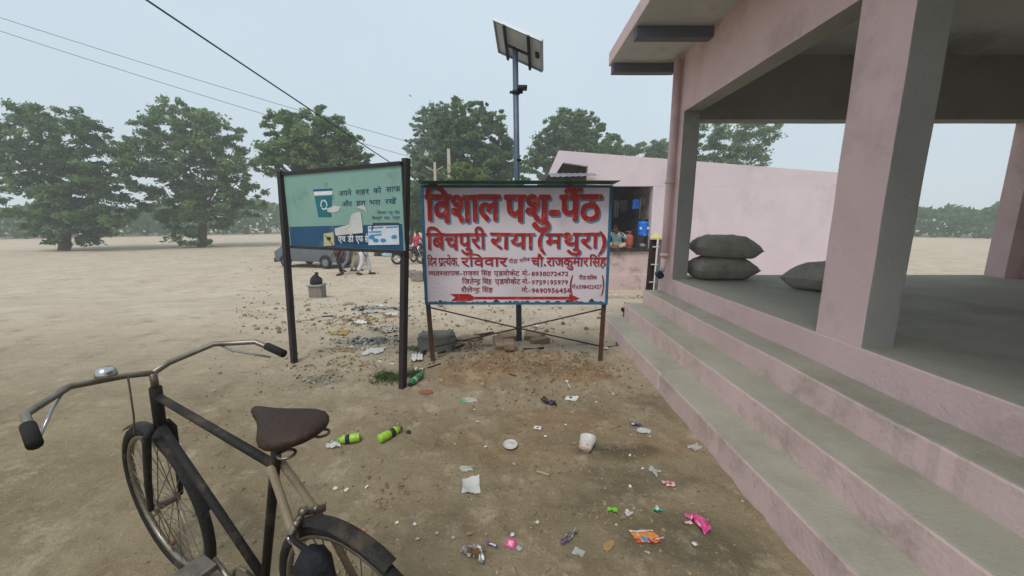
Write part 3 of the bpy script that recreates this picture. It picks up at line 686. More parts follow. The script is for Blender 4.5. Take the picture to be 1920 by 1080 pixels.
# sacks on the hall floor
def sack(base, L_, W_, H_, seed, label, rz=0, tilt=0):
    """a filled woven sack lying down: pillow with a seam, pinched corners and creases"""
    bm = bmesh.new(); bmesh.ops.create_grid(bm, x_segments=26, y_segments=18, size=1); top = [v.co.copy() for v in bm.verts]; bm.verts.index_update(); fs = [[v.index for v in f.verts] for f in bm.faces]; bm.free()
    M_ = Matrix.Translation(Vector(base)) @ Matrix.Rotation(rz, 4, 'Z') @ Matrix.Rotation(tilt, 4, 'Y'); mb = MB()
    for sg in (1, -1):
        vs = []
        for c in top:
            e = max(0, (1 - abs(c.x) ** 3.2)) ** .55 * max(0, (1 - abs(c.y) ** 3.0)) ** .55
            k = 1 - .10 * (1 - abs(c.x)) * abs(c.y) ** 3 ; kx = 1 - .08 * (1 - abs(c.y)) * abs(c.x) ** 3
            cr = .022 * noise.noise(Vector((c.x * 3 + seed, c.y * 3, sg))) + .012 * abs(noise.noise(Vector((c.x * 7, c.y * 9 + seed, sg)))) + .010 * math.sin(c.y * 14 + seed) * abs(c.x) ** 4
            z = sg * (H_ * .5 * e + cr * (.25 + e)); z = max(z, -H_ * .36)
            vs.append(M_ @ Vector((c.x * L_ * .5 * kx, c.y * W_ * .5 * k, z + H_ * .37)))
        mb.add(vs, fs if sg > 0 else [f[::-1] for f in fs], 0, True)
    return tag(mb.build('sack', 'sack_jute', base=base), label, 'sack', 'sacks stored in the pink hall')
sack((2.75, 5.02, .76), .80, .50, .34, 1, 'lowest of the jute sacks piled by the corner pillar in the pink hall', .08)
sack((2.76, 5.0, 1.04), .78, .48, .32, 5, 'top jute sack of the pile by the corner pillar in the pink hall', -.1, .05)
sack((3.5, 4.25, .76), .82, .5, .33, 9, 'single jute sack lying apart on the pink hall floor', .5)

# ------------------------------------------------------------------ far pink building with the stall in its gable
BY = 12.5; bg_z = -.78
bb = Vector((4.2, BY, bg_z))
far_b = thing('stall_building', bb, 'pale pink flat roofed building with a dark stall opening above a stained plinth', 'building')
XL, XR = at_y(1102, 330, BY).x, 10.5
oL, oR = 2.75, at_y(1222, 400, BY).x; oB, oT = at_y(1180, 468, BY).z, at_y(1180, 349, BY).z
def fb(name, lo, hi, m_, **k): return slab(name, lo, hi, m_, far_b, .01, (.006, 1.2), 10, **k)
fb('wall', (XL, BY, oB), (oL, BY + .25, oT + .002), ['pink_pale'])
fb('wall', (oR, BY, bg_z - .3), (XR, BY + .25, oT + .002), ['pink_pale'])
fb('plinth', (XL - .02, BY - .004, -.24), (oR - .003, BY + .9, oB - .002), ['pink_stained'])
fb('plinth', (XL - .05, BY - .07, bg_z - .3), (oR + .02, BY + .85, -.23), ['pink_stained'])
fb('counter_slab', (XL - .05, BY - .10, oB - .05), (oR - .006, BY + 1.6, oB + .025), ['charred'])
slope = (at_y(1250, 298, BY).z - at_y(1048, 282, BY).z) / (at_y(1250, 298, BY).x - at_y(1048, 282, BY).x)
tz0 = at_y(1048, 282, BY).z; tx0 = at_y(1048, 282, BY).x
zt_ = lambda x: tz0 + slope * (x - tx0)
ex, ez = at_y(1029, 326, BY).x, at_y(1029, 326, BY).z
prof = [(XL, oT), (XR, oT), (XR, zt_(XR)), (tx0, zt_(tx0)), (ex, ez), (ex + .2, ez - .04), (tx0 + .14, zt_(tx0) - .36), (XL, zt_(XL) - .40)]
MB().prism(prof, lambda u, v, t: Vector((u, t, v)), BY - .002, BY + .22).build('gable_wall', 'pink_pale', far_b)
roofp = [(ex + .03, ez + .0), (tx0 + .02, zt_(tx0) - .06), (XR, zt_(XR) - .05), (XR, zt_(XR) - .2), (tx0 + .16, zt_(tx0) - .22), (ex + .17, ez - .02)]
MB().prism(roofp, lambda u, v, t: Vector((u, t, v)), BY + .225, BY + 11).build('roof_slab', 'recess_shade_brown', far_b)  # slab coloured dark to paint in the shade of the eave recess
fb('side_wall', (XL + .004, BY + .26, bg_z - .3), (XL + .25, BY + 11, oT + .7), ['recess_shade_brown'])  # wall under the eave given the same painted recess shade
fb('side_wall', (XR - .25, BY + .26, bg_z - .3), (XR - .004, BY + 11, zt_(XR) - .22), ['pink_pale'])
fb('back_wall', (XL, BY + 11.01, bg_z - .3), (XR, BY + 11.2, zt_(XR) - .22), ['pink_pale'])
fb('stall_back', (XL + .26, BY + 2.2, oB + .03), (oR + .6, BY + 2.3, oT + .5), ['recess_shade_brown'])
fb('stall_side', (oR + .02, BY + .26, oB - .3), (oR + .12, BY + 2.19, oT + .5), ['pink_stained'])
fb('stall_ceiling', (XL + .26, BY + .26, oT + .05), (oR + .6, BY + 2.19, oT + .15), ['recess_shade_brown'])
# tin awning at the side of the far building
aw = MB()
for i in range(16):
    xa = 1.15 + i * .09
    aw.add([(xa, 11.6, 2.78 + .02 * (i % 2) + .002 * i), (xa + .09, 11.6, 2.78 + .02 * ((i + 1) % 2) + .002 * i), (xa + .09, 12.4, 2.98 + .02 * ((i + 1) % 2)), (xa, 12.4, 2.98 + .02 * (i % 2))], [[0, 1, 2, 3]])
MB_ = aw.build('tin_awning', 'tin', base=(1.8, 12.4, 2.98)); tag(MB_, 'small corrugated tin awning fixed beside the far pink building', 'awning')

# things on the stall counter
CT = oB + .028
def cpt(px, y=BY + .45): p = at_y(px, 460, y); return Vector((p.x, y, CT))
g = cpt(1177.5, BY + .25); gc = thing('gas_cylinder', g, 'orange red gas cylinder standing on the stall counter beside the seated person', 'gas cylinder')
mat('cylinder_red', srgb(176, 92, 72), srgb(150, 74, 58), 8, .55, .1, 40, dirt=[(srgb(110, 70, 60), 6, .6, .5)])
mat('drum_blue', srgb(34, 124, 226), srgb(26, 104, 200), 4, .4)
MB().lathe([(.12, 0), (.13, .0), (.13, .05), (.12, .06), (.155, .10), (.16, .14), (.16, .36), (.14, .42), (.08, .46), (.03, .47)], 24, Matrix.Translation(g)).build('body', 'cylinder_red', gc)
mb = MB().torus(.10, .012, Matrix.Translation(g + Vector((0, 0, .55))), 20, 6)
for k in range(3): a = 2 * PI * k / 3 + .5; mb.tube([g + Vector((.10 * math.cos(a), .10 * math.sin(a), .42)), g + Vector((.10 * math.cos(a), .10 * math.sin(a), .55))], .014, 6)
mb.build('collar', 'cylinder_red', gc)
MB().lathe([(.02, .46), (.02, .52), (.03, .53), (.03, .56), (0, .56)], 10, Matrix.Translation(g)).build('valve', 'bike_steel', gc)
d_ = cpt(1203.5, BY + .3)
st_ = thing('drum_stand', d_, 'low dark iron stand under the blue water drum on the stall counter', 'stand')
for sx in (-1, 1):
    for sy in (-1, 1): MB().box(d_ + Vector((sx * .15 - .014, sy * .12 - .014, 0)), d_ + Vector((sx * .15 + .014, sy * .12 + .014, .37))).build('leg', 'rust_iron', st_)
MB().box(d_ + Vector((-.175, -.145, .372)), d_ + Vector((.175, .145, .395)), bev=.004).build('top', 'rust_iron', st_)
dd = d_ + Vector((0, 0, .397))
dr = thing('water_drum', dd, 'bright blue plastic water drum with dark lid on an iron stand', 'drum')
MB().lathe([(.14, 0), (.165, .02), (.17, .1), (.165, .12), (.17, .14), (.17, .34), (.165, .36), (.17, .38), (.165, .46), (.13, .5)], 24, Matrix.Translation(dd)).build('body', 'drum_blue', dr)
MB().lathe([(.135, .50), (.15, .50), (.15, .55), (.10, .57), (0, .57)], 24, Matrix.Translation(dd)).build('lid', 'bracket_dark', dr)
MB().tube([dd + Vector((0, -.165, .05)), dd + Vector((0, -.21, .05)), dd + Vector((0, -.21, .02))], .012, 6).build('tap', 'print_white', dr)
for sx in (-1, 1): MB().box(dd + Vector((sx * .12 - .03, -.150, .22)), dd + Vector((sx * .12 + .03, -.128, .30)), bev=.004).build('label_patch', 'print_white', dr)
pot = d_ + Vector((0, -.02, 0)); tag(MB().lathe([(.07, 0), (.12, .03), (.13, .12), (.09, .15), (.095, .16), (0, .15)], 18, Matrix.Translation(pot)).build('cooking_pot', 'tin', base=pot), 'metal cooking pot tucked under the drum stand on the stall counter', 'pot')
# washing line with cloths
ly = BY + .32
wl0, wl1 = at_y(1146, 375, ly), at_y(1214, 372, ly)
tag(MB().tube([wl0, (wl0 + wl1) / 2 - Vector((0, 0, .03)), wl1], .008, 5).build('clothes_line', 'cable_black', base=wl0), 'thin line strung across the stall opening with cloths on it', 'line')
mat('cloth_blue', srgb(40, 110, 210), srgb(30, 84, 170), 9, .8, .3, 30); mat('cloth_grey', srgb(96, 92, 96), srgb(70, 68, 72), 9, .9, .3, 30); mat('cloth_navy', srgb(52, 52, 72), srgb(40, 40, 56), 9, .9, .3, 30)
def hang(pa, pb, drop, m_, label, seed, y=ly):
    A_, B_ = at_y(*pa, y), at_y(*pb, y); mb = MB(); N = 10; vs = []
    for i in range(N + 1):
        for j in range(N + 1):
            p = A_ + (B_ - A_) * (i / N) - Vector((0, 0, drop * j / N * (1 + .15 * noise.noise(Vector((i * .4, seed, 0))))))
            vs.append(p + Vector((.03 * noise.noise(Vector((i * .3, j * .2, seed))), -.012 + .05 * math.sin(i * 1.3 + seed) * (.3 + j / N), 0)))
    mb.add(vs, [[i * (N + 1) + j, i * (N + 1) + j + 1, (i + 1) * (N + 1) + j + 1, (i + 1) * (N + 1) + j] for i in range(N) for j in range(N)], 0, True)
    return tag(mb.build('hanging_cloth', m_, base=(A_ + B_) / 2), label, 'cloth', 'cloths on the stall line')
hang((1187, 374), (1199, 373), .30, 'cloth_blue', 'bright blue cloth hanging on the stall line', 1)
hang((1201, 371), (1212, 370), .22, 'cloth_grey', 'crumpled grey cloth at the pillar end of the stall line', 2)
hang((1150, 376), (1160, 376), .55, 'recess_shade_brown', 'dark brown cloth hanging over the seated person on the stall line', 5)
hang((1163, 376), (1176, 375), .36, 'cloth_grey', 'wide grey cloth in the middle of the stall line', 6, ly + .5)
hang((1179, 391), (1190, 391), .42, 'cloth_navy', 'dark navy cloth hanging deep inside the stall', 3, BY + 1.2)
tag(MB().tube([at_y(1200.5, 372, ly), at_y(1199.5, 412, ly)], .012, 5).build('hanging_strip', 'tin', base=at_y(1200, 400, ly)), 'pale strip hanging from the stall line down to the drum', 'strip')
# ladder-like timber frame with a yellow cap by the rain pipe
fy = 7.6; fbz = gz(2.7, fy)
lf0 = Vector((at_y(1220, 543, fy).x, fy, fbz))
lf = thing('timber_frame', lf0, 'upright dark timber frame with white rungs and pale metal rail beside the pink hall corner', 'frame')
def rail(px0, px1, wpx, y, nm, m_):
    T_, B_ = at_y(px1, 449, y), at_y(px0, 543, y); D_ = (B_ - T_); B_ = T_ + D_ * ((T_.z - (gz(B_.x, y) - .05)) / -D_.z); h = wpx / 2 / F * y
    MB().add([P + Vector((sx * h, sy * .03, 0)) for P in (T_, B_) for sx, sy in ((-1, -1), (1, -1), (1, 1), (-1, 1))], [[3, 2, 1, 0], [4, 5, 6, 7], [0, 1, 5, 4], [1, 2, 6, 5], [2, 3, 7, 6], [3, 0, 4, 7]]).build(nm, m_, lf)
rail(1214.5, 1222.5, 6.5, fy, 'stile', 'wood_dark'); rail(1221, 1228.5, 4.5, fy + .02, 'stile', 'wood_dark'); rail(1230, 1239, 5, fy - .01, 'rail', 'tin')
for qy in (463, 496, 529): a_, c_ = at_y(1224 - (qy - 463) * .1, qy, fy - .04), at_y(1237 - (qy - 463) * .1, qy, fy - .04); MB().tube([a_, c_], .013, 6).build('rung', 'print_white', lf)
yc = at_y(1230, 447, fy)
mat('cap_yellow', srgb(222, 206, 110), srgb(200, 186, 96), 6, .6)
tag(MB().lathe([(.115, 0), (.12, .01), (.1, .03), (.05, .08), (.0, .11)], 8, Matrix.Translation(yc), sm=False).build('yellow_cap', 'cap_yellow', base=yc), 'pale yellow pointed cap lying on top of the timber frame', 'cap')

# ------------------------------------------------------------------ trees
def leaf_mat(name, c1, c2, tr=.25):
    m = bpy.data.materials.new(name); m.use_nodes = True; n = m.node_tree.nodes; l = m.node_tree.links.new; b = n['Principled BSDF']
    g = n.new('ShaderNodeNewGeometry'); r = n.new('ShaderNodeValToRGB'); r.color_ramp.elements[0].color = (*c1, 1); r.color_ramp.elements[1].color = (*c2, 1)
    at_ = n.new('ShaderNodeAttribute'); at_.attribute_name = 'tone'; ma = n.new('ShaderNodeMath'); ma.operation = 'MULTIPLY_ADD'; ma.inputs[1].default_value = .4
    l(g.outputs['Random Per Island'], ma.inputs[0]); mb_ = n.new('ShaderNodeMath'); mb_.operation = 'MULTIPLY'; mb_.inputs[1].default_value = .6; l(at_.outputs['Fac'], mb_.inputs[0]); l(mb_.outputs[0], ma.inputs[2]); l(ma.outputs[0], r.inputs[0]); l(r.outputs[0], b.inputs['Base Color']); b.inputs['Roughness'].default_value = .6; b.inputs['Specular IOR Level'].default_value = .25
    t = n.new('ShaderNodeBsdfTranslucent'); l(r.outputs[0], t.inputs[0]); mx = n.new('ShaderNodeMixShader'); mx.inputs[0].default_value = tr
    l(b.outputs[0], mx.inputs[1]); l(t.outputs[0], mx.inputs[2]); l(mx.outputs[0], n['Material Output'].inputs[0]); MATS[name] = m
leaf_mat('leaf_dark', (.04, .10, .038), (.22, .33, .12), .45); leaf_mat('leaf_mid', (.065, .14, .05), (.26, .36, .14), .45); leaf_mat('leaf_light', (.11, .20, .10), (.24, .34, .16), .4); leaf_mat('leaf_bush', (.12, .19, .05), (.26, .34, .10), .4)
def tree(name, base_px, y, blobs, n_cl, per, leaf, m_, label, seed, group='trees beyond the market ground', trunk_r=.22, depth=1.0, cl=.34):
    """blobs: (px, py, radius px) of the crown as seen, at distance y"""
    rg = np.random.default_rng(seed); k = y / F
    bz = gz(0, y, False); bp_ = at_y(base_px, 480, y); base = Vector((bp_.x, y, bz))
    t = thing(name, base, label, 'tree', group)
    B = [(np.array(at_y(px, py, y)), r * k) for px, py, r in blobs]
    wts = np.array([r ** 2 for _, r in B]); wts /= wts.sum()
    cs, rs = [], []
    for i in range(n_cl):
        c, r = B[rg.choice(len(B), p=wts)]
        d = rg.normal(size=3); d /= np.linalg.norm(d); d[2] = d[2] * .95 + .05
        q = c + d * r * rg.uniform(.35, 1.0) ** .6 * np.array([1, depth, 1])
        cs.append(q); rs.append(r * cl * rg.uniform(.45, 1.15))
    cs = np.array(cs); rs = np.array(rs)
    # leaves
    N = n_cl * per
    idx = np.repeat(np.arange(n_cl), per)
    d = rg.normal(size=(N, 3)); d /= np.linalg.norm(d, axis=1)[:, None]
    rad = rg.uniform(0, 1, N) ** .4 * np.where(rg.random(N) < .12, rg.uniform(1, 1.7, N), 1)
    ang = rg.uniform(0, 2 * np.pi, n_cl); drp = rg.uniform(-.4, .5, n_cl); ax_ = np.stack([np.cos(ang), np.sin(ang), drp], 1); ax_ /= np.linalg.norm(ax_, axis=1)[:, None]
    P = cs[idx] + d * (rs[idx] * rad)[:, None] * np.array([1, 1, .75]) * .8 + ax_[idx] * (rs[idx] * rg.normal(size=N) * .55)[:, None]
    nrm = rg.normal(size=(N, 3)); nrm[:, 2] += .9; nrm /= np.linalg.norm(nrm, axis=1)[:, None]
    a = np.cross(nrm, rg.normal(size=(N, 3))); a /= np.linalg.norm(a, axis=1)[:, None]; b_ = np.cross(nrm, a)
    s = (leaf * rg.uniform(.6, 1.3, N))[:, None]
    V = np.stack([P - a * s, P + b_ * s * .45 + nrm * s * .12, P + a * s, P - b_ * s * .45 + nrm * s * .12], 1).reshape(-1, 3) - np.array(base)
    me = bpy.data.meshes.new('crown'); me.vertices.add(len(V)); me.vertices.foreach_set('co', V.ravel().astype('f'))
    me.loops.add(len(V)); me.loops.foreach_set('vertex_index', np.arange(len(V), dtype='i')); me.polygons.add(N)
    me.polygons.foreach_set('loop_start', np.arange(0, len(V), 4, dtype='i')); me.polygons.foreach_set('loop_total', np.full(N, 4, dtype='i')); me.update(calc_edges=True)
    tn = me.attributes.new('tone', 'FLOAT', 'POINT'); tn.data.foreach_set('value', np.repeat(rg.random(n_cl)[idx], 4).astype('f')); me.materials.append(MATS[m_]); o = bpy.data.objects.new('crown', me); COL.objects.link(o); o.parent = t
    # trunk and limbs
    cen = sum((np.array(c) * r for c, r in B)) / sum(r for _, r in B)
    fork = Vector((base.x + (cen[0] - base.x) * .5, base.y + .2, base.z + (cen[2] - base.z) * .55))
    mb = MB().tube([base - Vector((0, 0, .3)), base + (fork - base) * .5 + Vector((.1, 0, 0)), fork], [trunk_r * 1.2, trunk_r, trunk_r * .8], 10)
    for j in rg.choice(n_cl, min(n_cl, 26), replace=False):
        q = Vector(cs[j]); mid_ = fork + (q - fork) * .5 + Vector((0, 0, -.15 * (q - fork).length * .4))
        mb.tube([fork - Vector((0, 0, .3)), mid_, q], [trunk_r * .35, trunk_r * .18, trunk_r * .05], 5, cap=False)
    mb.build('trunk', 'bark', t)
    return t
tree('broad_tree', 885, 34, [(870, 235, 46), (905, 255, 52), (880, 300, 62), (930, 300, 40), (895, 205, 24), (925, 225, 22), (835, 245, 34), (850, 320, 50), (940, 275, 26), (885, 190, 9), (868, 194, 8), (905, 196, 9), (940, 216, 8), (925, 320, 44), (880, 360, 60), (930, 235, 14), (810, 330, 40), (960, 330, 34), (845, 280, 34), (950, 300, 24)],
     760, 70, .17, 'leaf_dark', 'tall dark green broad crowned tree behind the signboard and solar pole', 11, trunk_r=.3, cl=.17)
tree('feathery_tree', 800, 44, [(790, 240, 20), (810, 220, 26), (825, 215, 22), (775, 275, 18), (800, 285, 34), (820, 260, 30), (800, 330, 38), (780, 330, 28), (835, 205, 14)],
     380, 70, .14, 'leaf_light', 'pale feathery tree leaning left of the tall dark tree', 12, trunk_r=.25, cl=.22)
tree('bushy_tree', 870, 24, [(868, 330, 22), (885, 335, 18), (850, 338, 15)], 46, 120, .12, 'leaf_bush', 'low yellowish green bush beside the taller pale concrete pole', 13, trunk_r=.08)
tree('round_tree', 1065, 40, [(1060, 250, 42), (1090, 240, 30), (1045, 285, 45), (1020, 300, 34), (1105, 270, 36), (1080, 300, 50), (1065, 222, 14), (1100, 222, 14), (1020, 275, 22), (1135, 240, 12), (1010, 330, 30), (1130, 275, 22)],
     620, 62, .15, 'leaf_mid', 'rounded grey green tree rising behind the far pink building', 14, trunk_r=.3, cl=.17)
tree('small_tree', 1145, 46, [(1145, 272, 18), (1155, 285, 16), (1130, 290, 16)], 60, 100, .17, 'leaf_mid', 'small tree at the right foot of the rounded tree', 15, trunk_r=.15)
tree('roof_line_tree', 1215, 48, [(1180, 282, 12), (1205, 285, 18), (1230, 280, 18), (1250, 282, 18), (1275, 285, 18)], 120, 100, .17, 'leaf_mid', 'low spreading tree just showing over the far pink roof', 16, trunk_r=.15)
tree('hall_side_tree', 1330, 40, [(1330, 255, 30), (1370, 245, 40), (1300, 290, 26), (1420, 255, 40), (1350, 300, 40), (1400, 310, 40), (1320, 320, 30)], 120, 100, .18, 'leaf_mid', 'tree seen through the open bay of the pink hall', 17, trunk_r=.2)
tree('large_tree', 610, 30, [(620, 270, 42), (590, 260, 58), (655, 285, 34), (640, 300, 44), (680, 300, 18), (600, 225, 14), (560, 300, 60), (540, 250, 40), (690, 312, 10), (610, 330, 60), (665, 330, 45)],
     520, 75, .16, 'leaf_mid', 'big green tree behind the green notice board', 18, trunk_r=.35, cl=.18)
tree('shade_tree', 770, 38, [(765, 370, 30), (790, 370, 34), (745, 370, 30), (735, 345, 22), (815, 380, 34), (780, 400, 36)], 150, 110, .2, 'leaf_dark', 'dark low tree filling the gap between notice board and signboard', 19, trunk_r=.2)
tree('left_side_tree', 380, 34, [(400, 270, 60), (340, 250, 60), (440, 310, 50), (300, 310, 60), (370, 330, 60), (400, 380, 55), (330, 385, 55), (450, 380, 45), (370, 420, 50)], 460, 70, .18, 'leaf_mid', 'wide green tree standing left of the notice board', 20, trunk_r=.3, cl=.2)
tree('edge_tree', 120, 30, [(150, 280, 60), (90, 260, 70), (210, 320, 50), (40, 310, 60), (120, 340, 60), (90, 390, 60), (180, 390, 60), (130, 425, 50)], 440, 70, .18, 'leaf_dark', 'dark tree at the far edge of the market ground beyond the bicycle', 21, trunk_r=.3, cl=.2)

# ------------------------------------------------------------------ concrete poles and wires
def pole(px, top, y, r, label, arms=False):
    p = at_y(px, top, y); b0 = Vector((p.x, y, gz(0, y, False)))
    t = thing('utility_pole', b0, label, 'pole', 'concrete poles among the trees')
    mb = MB(); mb.add([P + Vector((sx * r * q, sy * r * q, 0)) for P, q in ((b0 - Vector((0, 0, .3)), 1.25), (p, .85)) for sx, sy in ((-1, -1), (1, -1), (1, 1), (-1, 1))],
                      [[3, 2, 1, 0], [4, 5, 6, 7], [0, 1, 5, 4], [1, 2, 6, 5], [2, 3, 7, 6], [3, 0, 4, 7]]); mb.build('shaft', 'concrete_pole', t)
    if arms:
        q = at_y(px, top + 18, y)
        for s_ in (-1, 1): MB().tube([q, q + Vector((s_ * .55, 0, .32))], .03, 6).build('arm', 'concrete_pole', t)
    return p
p1 = pole(815, 304, 25, .08, 'shorter pale concrete pole with two slanting arms among the trees', True)
p2 = pole(841, 279, 25, .10, 'taller pale square concrete pole among the trees')
def wire(a, b_, r, sag, label):
    a, b_ = Vector(a), Vector(b_); pts = [a + (b_ - a) * (i / 16) - Vector((0, 0, sag * 4 * (i / 16) * (1 - i / 16))) for i in range(17)]
    tag(MB().tube(pts, r, 5).build('overhead_wire', 'cable_black', base=a), label, 'wire')
A_, B_ = at_y(520, 160, 9), at_y(841, 376, 19)
wire(A_ + (A_ - B_) * .75, B_, .016, .05, 'thick black cable slanting down behind the notice board')
wire(at_y(-40, 20, 20), p2 - Vector((0, 0, .25)), .012, .15, 'upper thin wire running to the taller concrete pole')
wire(at_y(-40, 45, 20), p1 - Vector((0, 0, .1)), .012, .15, 'lower thin wire running to the shorter concrete pole')
bd_ = at_y(770, 180, 60)
bm_ = MB().ball(bd_, .1, 1, sq=(1.8, .7, .7)).add([bd_, bd_ + Vector((-.1, .25, .12)), bd_ + Vector((-.25, .45, .05)), bd_ + Vector((.12, .1, 0))], [[0, 1, 2, 3]]).add([bd_, bd_ + Vector((-.1, -.25, .14)), bd_ + Vector((-.25, -.45, .1)), bd_ + Vector((.12, -.1, 0))], [[0, 1, 2, 3]])
bm_.add([bd_ + Vector((-.15, 0, 0)), bd_ + Vector((-.32, .06, 0)), bd_ + Vector((-.32, -.06, 0))], [[0, 1, 2]])
tag(bm_.build('bird', 'cable_black', base=bd_), 'tiny dark bird gliding in the pale sky', 'bird')

# ------------------------------------------------------------------ people
def skin_mesh(J, E_, root=0, sub=1):
    """J: {name:(pos, r or (rx,ry))}; E_: edges -> evaluated skin surface as (verts, faces)"""
    names = list(J); me = bpy.data.meshes.new('tmp'); me.from_pydata([J[k][0] for k in names], [(names.index(a), names.index(b_)) for a, b_ in E_], [])
    o = bpy.data.objects.new('tmp', me); COL.objects.link(o)
    md = o.modifiers.new('s', 'SKIN'); md.use_smooth_shade = True; md.branch_smoothing = .6
    for i, k in enumerate(names):
        r = J[k][1]; d = me.skin_vertices[0].data[i]; d.radius = r if isinstance(r, tuple) else (r, r); d.use_root = (i == root)
    sb = o.modifiers.new('u', 'SUBSURF'); sb.levels = sub; sb.render_levels = sub
    dg = bpy.context.evaluated_depsgraph_get(); dg.update(); ev = o.evaluated_get(dg); m2 = ev.to_mesh()
    vs = [v.co.copy() for v in m2.vertices]; fs = [list(p.vertices) for p in m2.polygons]; ev.to_mesh_clear()
    bpy.data.objects.remove(o); bpy.data.meshes.remove(me); return vs, fs
SKIN = srgb(122, 84, 62)
mat('skin_brown', SKIN, srgb(108, 74, 54), 8, .6); mat('hair_black', srgb(26, 24, 24), srgb(18, 17, 17), 20, .7)
def cloth(name, c): return mat(name, c, tuple(v * .78 for v in c), 7, .9, .35, 30)
cloth('shirt_maroon', srgb(126, 40, 50)); cloth('trouser_black', srgb(34, 34, 40)); cloth('trouser_mauve', srgb(132, 122, 134)); cloth('shirt_grey', srgb(120, 118, 124)); cloth('kurta_cream', srgb(200, 192, 176)); cloth('white_cotton', srgb(212, 212, 216)); cloth('shirt_red', srgb(206, 60, 76)); cloth('shirt_aqua', srgb(150, 186, 190)); cloth('dhoti_tan', srgb(196, 168, 142)); cloth('shoe_dark', srgb(48, 40, 36)); cloth('cloth_teal', srgb(150, 190, 188)); cloth('shirt_white', srgb(205, 205, 208))
def limb_pts(a, b_, t): return Vector(a) + (Vector(b_) - Vector(a)) * t
def person(base, heading, jd, label, top, bottom, shoes='shoe_dark', long_top=0, group='people in the market ground', loose=1.0):
    """jd: joint overrides in body space (x right, y forward, z up)"""
    b0 = Vector(base); t = thing('person', b0, label, 'person', group)
    M_ = Matrix.Translation(b0) @ Matrix.Rotation(heading, 4, 'Z')
    J = dict(pel=(0, 0, .93), waist=(0, 0, 1.06), chest=(0, .01, 1.28), nk=(0, 0, 1.46), hd=(0, .015, 1.52),
             hipL=(-.10, 0, .88), knL=(-.11, .1, .49), anL=(-.11, .06, .09), toL=(-.12, .22, .035), hipR=(.10, 0, .88), knR=(.11, -.02, .49), anR=(.11, -.16, .10), toR=(.12, -.02, .035),
             shL=(-.18, 0, 1.39), elL=(-.25, -.05, 1.12), wrL=(-.25, .06, .88), haL=(-.24, .09, .80), shR=(.18, 0, 1.39), elR=(.25, .0, 1.12), wrR=(.25, .12, .89), haR=(.24, .16, .81))
    J.update(jd); V_ = {k: Vector(v) for k, v in J.items()}
    R_ = dict(pel=(.13, .10), waist=(.12, .09), chest=(.14, .10), nk=.055, hd=.055, hipL=.085, knL=.055, anL=.038, toL=(.04, .025), hipR=.085, knR=.055, anR=.038, toR=(.04, .025),
              shL=.055, elL=.04, wrL=.027, haL=(.035, .018), shR=.055, elR=.04, wrR=.027, haR=(.035, .018))
    E_ = [('pel', 'waist'), ('waist', 'chest'), ('chest', 'nk'), ('nk', 'hd'), ('pel', 'hipL'), ('hipL', 'knL'), ('knL', 'anL'), ('anL', 'toL'), ('pel', 'hipR'), ('hipR', 'knR'), ('knR', 'anR'), ('anR', 'toR'),
          ('chest', 'shL'), ('shL', 'elL'), ('elL', 'wrL'), ('wrL', 'haL'), ('chest', 'shR'), ('shR', 'elR'), ('elR', 'wrR'), ('wrR', 'haR')]
    vs, fs = skin_mesh({k: (V_[k], R_[k]) for k in V_}, E_)
    mb = MB().add([M_ @ v for v in vs], fs, 0, True)
    for s_ in ('L', 'R'):       # fingers and thumb
        w_, h_ = V_['wr' + s_], V_['ha' + s_]; d = (h_ - w_).normalized(); sd_ = d.cross(Vector((1, .2, .1))).normalized()
        for k, (off, ln) in enumerate(((-.027, .06), (-.009, .075), (.009, .07), (.026, .055))):
            a = h_ + sd_ * off; c_ = a + d * ln * .55; e_ = c_ + (d * .8 + d.cross(sd_) * .5).normalized() * ln * .5
            mb.tube([M_ @ a, M_ @ c_, M_ @ e_], [.009, .008, .006], 5)
        a = w_ + d * .03 - sd_ * .02; mb.tube([M_ @ a, M_ @ (a - sd_ * .03 + d * .025), M_ @ (a - sd_ * .04 + d * .055)], [.011, .009, .007], 5)
    # head: skull, jaw, nose, ears
    hc = V_['hd'] + (V_['hd'] - V_['nk']).normalized() * .10 + Vector((0, .015, 0)); fw = Vector((0, 1, 0)); 
    if (V_['hd'] - V_['nk']).y > .03: fw = Vector((0, .8, -.6))
    rt = Vector((1, 0, 0)); up_ = rt.cross(fw).normalized()
    bm = bmesh.new(); bmesh.ops.create_icosphere(bm, subdivisions=3, radius=1)
    for v in bm.verts:
        c = v.co; wd = .075 * (1 - .22 * max(0, -c.z)); dp = .095 - .01 * max(0, -c.z) * (c.y < 0)
        v.co = M_ @ (hc + rt * c.x * wd + fw * c.y * dp + up_ * c.z * .115)
    mb.bm(bm, 0, None, True)
    mb.ball(M_ @ (hc + fw * .098 - up_ * .012), .016, 1, sq=(.8, 1, 1.3)); 
    for s_ in (-1, 1): mb.ball(M_ @ (hc + rt * s_ * .076 - fw * .005), .022, 1, sq=(.5, .8, 1.3))
    body = mb.build('body', 'skin_brown', t)
    for s_ in (-1, 1): MB().ball(M_ @ (hc + rt * s_ * .03 + fw * .086 + up_ * .012), .010, 1).build('eye', 'hair_black', body)
    MB().ball(M_ @ (hc + fw * .088 - up_ * .052), .018, 1, sq=(1.1, .4, .35)).build('mouth', 'leather', body)
    bm = bmesh.new(); bmesh.ops.create_icosphere(bm, subdivisions=3, radius=1)
    bmesh.ops.delete(bm, geom=[v for v in bm.verts if v.co.z < -.25 - v.co.y * -.0 or (v.co.y > .35 and v.co.z < .45)], context='VERTS')
    for v in bm.verts: c = v.co; k = 1.06 + .05 * noise.noise(c * 5); v.co = M_ @ (hc + rt * c.x * .079 * k + fw * c.y * .1 * k + up_ * c.z * .12 * k)
    MB().bm(bm, 0, None, True).build('hair', 'hair_black', t)
